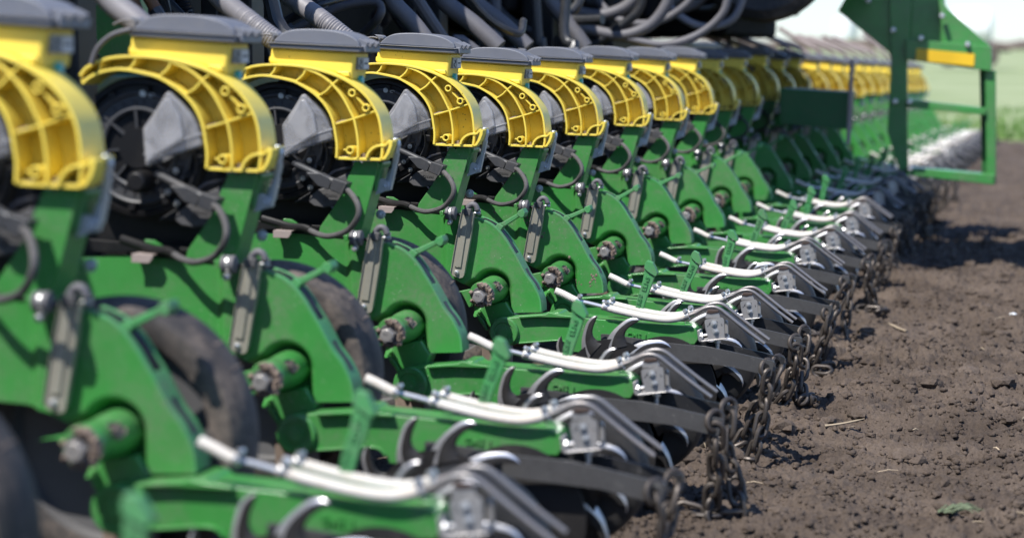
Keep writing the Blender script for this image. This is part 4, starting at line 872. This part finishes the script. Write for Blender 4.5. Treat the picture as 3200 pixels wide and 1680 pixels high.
# green end frame at the right
gf = thing('end_frame', 'tall green ladder-like end frame with a yellow stripe at the right', 'frame'); YF = 11.5
quad('web_plate', [(2108,28),(2150,-45),(2248,-45),(2252,168),(2236,132)], YF, .03, GREEN, gf); quad('front_post', [(2236,-45),(2296,-45),(2282,170),(2284,432),(2262,428),(2232,330),(2242,160)], YF-.02, .05, GREEN, gf)
quad('back_box', [(2270,-45),(2372,-45),(2380,115),(2270,100)], YF+.05, .18, GREEN, gf); quad('brace_plate', [(2360,-10),(2384,22),(2492,118),(2492,135),(2375,122)], YF-.01, .03, GREEN, gf)
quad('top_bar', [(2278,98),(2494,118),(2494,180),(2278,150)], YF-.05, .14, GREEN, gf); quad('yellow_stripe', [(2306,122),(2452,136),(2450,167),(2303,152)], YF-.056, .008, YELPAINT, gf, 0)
quad('rear_post', [(2478,176),(2505,178),(2505,462),(2482,458)], YF-.02, .10, GREEN, gf); quad('post_shade_strip', [(2464,176),(2479,176),(2484,440),(2470,440)], YF+.10, .05, DKG, gf); quad('middle_bar', [(2282,250),(2480,272),(2480,290),(2282,270)], YF-.04, .12, GREEN, gf); quad('bottom_bar', [(2278,420),(2502,440),(2500,465),(2282,440)], YF-.06, .15, GREEN, gf)  # dark green strip carries the shaded side of the rear post as colour
for q_ in ((2184,2), (2247,76), (2317,96), (2434,112), (2252,255), (2288,256), (2290,424), (2370,40)):
    v = px(q_[0]*1.2422, q_[1]*1.2422, YF-.07); b = MB(); b.lathe([(.014, .03), (.014, -.004), (.010, -.008), (.001, -.008)], (v.x, YF-.07, v.z), seg=12); obj('bolt_head', b, STEEL, gf)
b = MB(); b.box((-1.25, 11.1, 1.85), (.74, .4, 1.1)); obj('frame_shade_box', b.mesh('uf', .01), GREEN, gf)  # unseen box added to shade the left half of the end frame
# distant white tank and truck, blurred
wt = thing('white_tank', 'white water tank on a trailer far beyond the field edge', 'tank', (0, 0, 0)); p = px(3030, 88, 95)
obj('tank', MB().lathe([(.3, -.95), (.75, -.85), (.85, -.5), (.85, .5), (.75, .85), (.3, .95)], p, axis='x', seg=32), WHITE, wt); obj('trailer', MB().box((p.x, p.y, p.z-.95), (3.4, 1.2, .12)), BLK, wt)
for dx in (-.8, .8): obj('wheel', MB().lathe([(.2, -.12), (.42, -.12), (.45, 0), (.42, .12), (.2, .12)], (p.x+dx, p.y-.6, p.z-1.2), seg=24), RUB, wt)
wt2 = thing('white_tank', 'second white tank glimpsed left of the green end frame', 'tank', (0, 0, 0)); p = px(2640, 90, 48); obj('tank', MB().lathe([(.15, -.25), (.25, -.22), (.28, 0), (.25, .22), (.15, .25)], p, axis='z', seg=28), WHITE, wt2)
# steel tines and hoses silhouetted over the far wing
for k in range(16):
    n = 11+k; y = Y0+n*PITCH; u = UNITS[min(n, 26)]; b = MB(); x = UX+.0+.18*max(0, n-10)/16
    jx = rnd.uniform(-.1, .1); b.tube(spl([(x-.42+jx, y, 1.12+jx*.5), (x-.30+jx, y, 1.06), (x-.12, y, .97), (x-.02, y+.05, .86)], 5), rnd.uniform(.009, .017), 8); tag(obj('air_hose', b, PALE), 'pale blurred hose sloping over the far wing of the planter', 'hose', 'pale hoses over the far wing')

# ------------------------------------------------------------------ single bits lying on the soil
def lay(name, sx, sy, lab, cat, mk):
    z = 0.0
    d = Fv*FPX + Rv*(sx-1600) + Uv*(840-sy); t = -CH/d.z; p = d*t; p = Vector((p.x, p.y, ground_z(p.x, p.y))); o = mk(p); return tag(o, lab, cat)
def stalk(L, an, r, mt):
    def f(p):
        d = Vector((math.cos(an), math.sin(an), .12)); return obj('straw_stalk', MB().tube(spl([p-d*L/2+Vector((0, 0, .012)), p+Vector((0, 0, .014)), p+d*L/2+Vector((0, 0, .02))], 4), [r*1.6]+[r]*6+[r*.5]*2, 6), mt)
    return f
lay('straw_stalk', 2640, 1316, 'pale dry stalk with a knobbed end on the soil right of the chains', 'stalk', stalk(.10, .15, .003, STRAW))
lay('straw_stalk', 2805, 1015, 'broken straw piece lying slanted on the soil at the far right', 'stalk', stalk(.09, 2.4, .004, STRAW))
def tuft(p):
    b = MB(); rr = random.Random(2)
    for k in range(34):
        a = rr.uniform(-.5, .5)+.3; L = rr.uniform(.03, .07); o_ = Vector((rr.uniform(-.02, .02), rr.uniform(-.015, .015), .01)); b.tube([p+o_, p+o_+Vector((math.cos(a)*L*.6, math.sin(a)*L*.6, .012)), p+o_+Vector((math.cos(a)*L, math.sin(a)*L, .004))], [.0013, .0015, .0004], 4)
    return obj('grass_wisp', b, LEAF)
lay('grass_wisp', 2960, 1610, 'wisp of torn green grass lying on the soil at the lower right', 'grass wisp', tuft)
def stone(p):
    v, f = BASES[1]; b = MB(); b.add([(p.x+q_[0]*.012, p.y+q_[1]*.009, p.z+.004+q_[2]*.006) for q_ in v], [tuple(t) for t in f]); return obj('white_stone', b, WHITE)
lay('white_stone', 3165, 995, 'small white stone on the soil at the right edge', 'stone', stone)
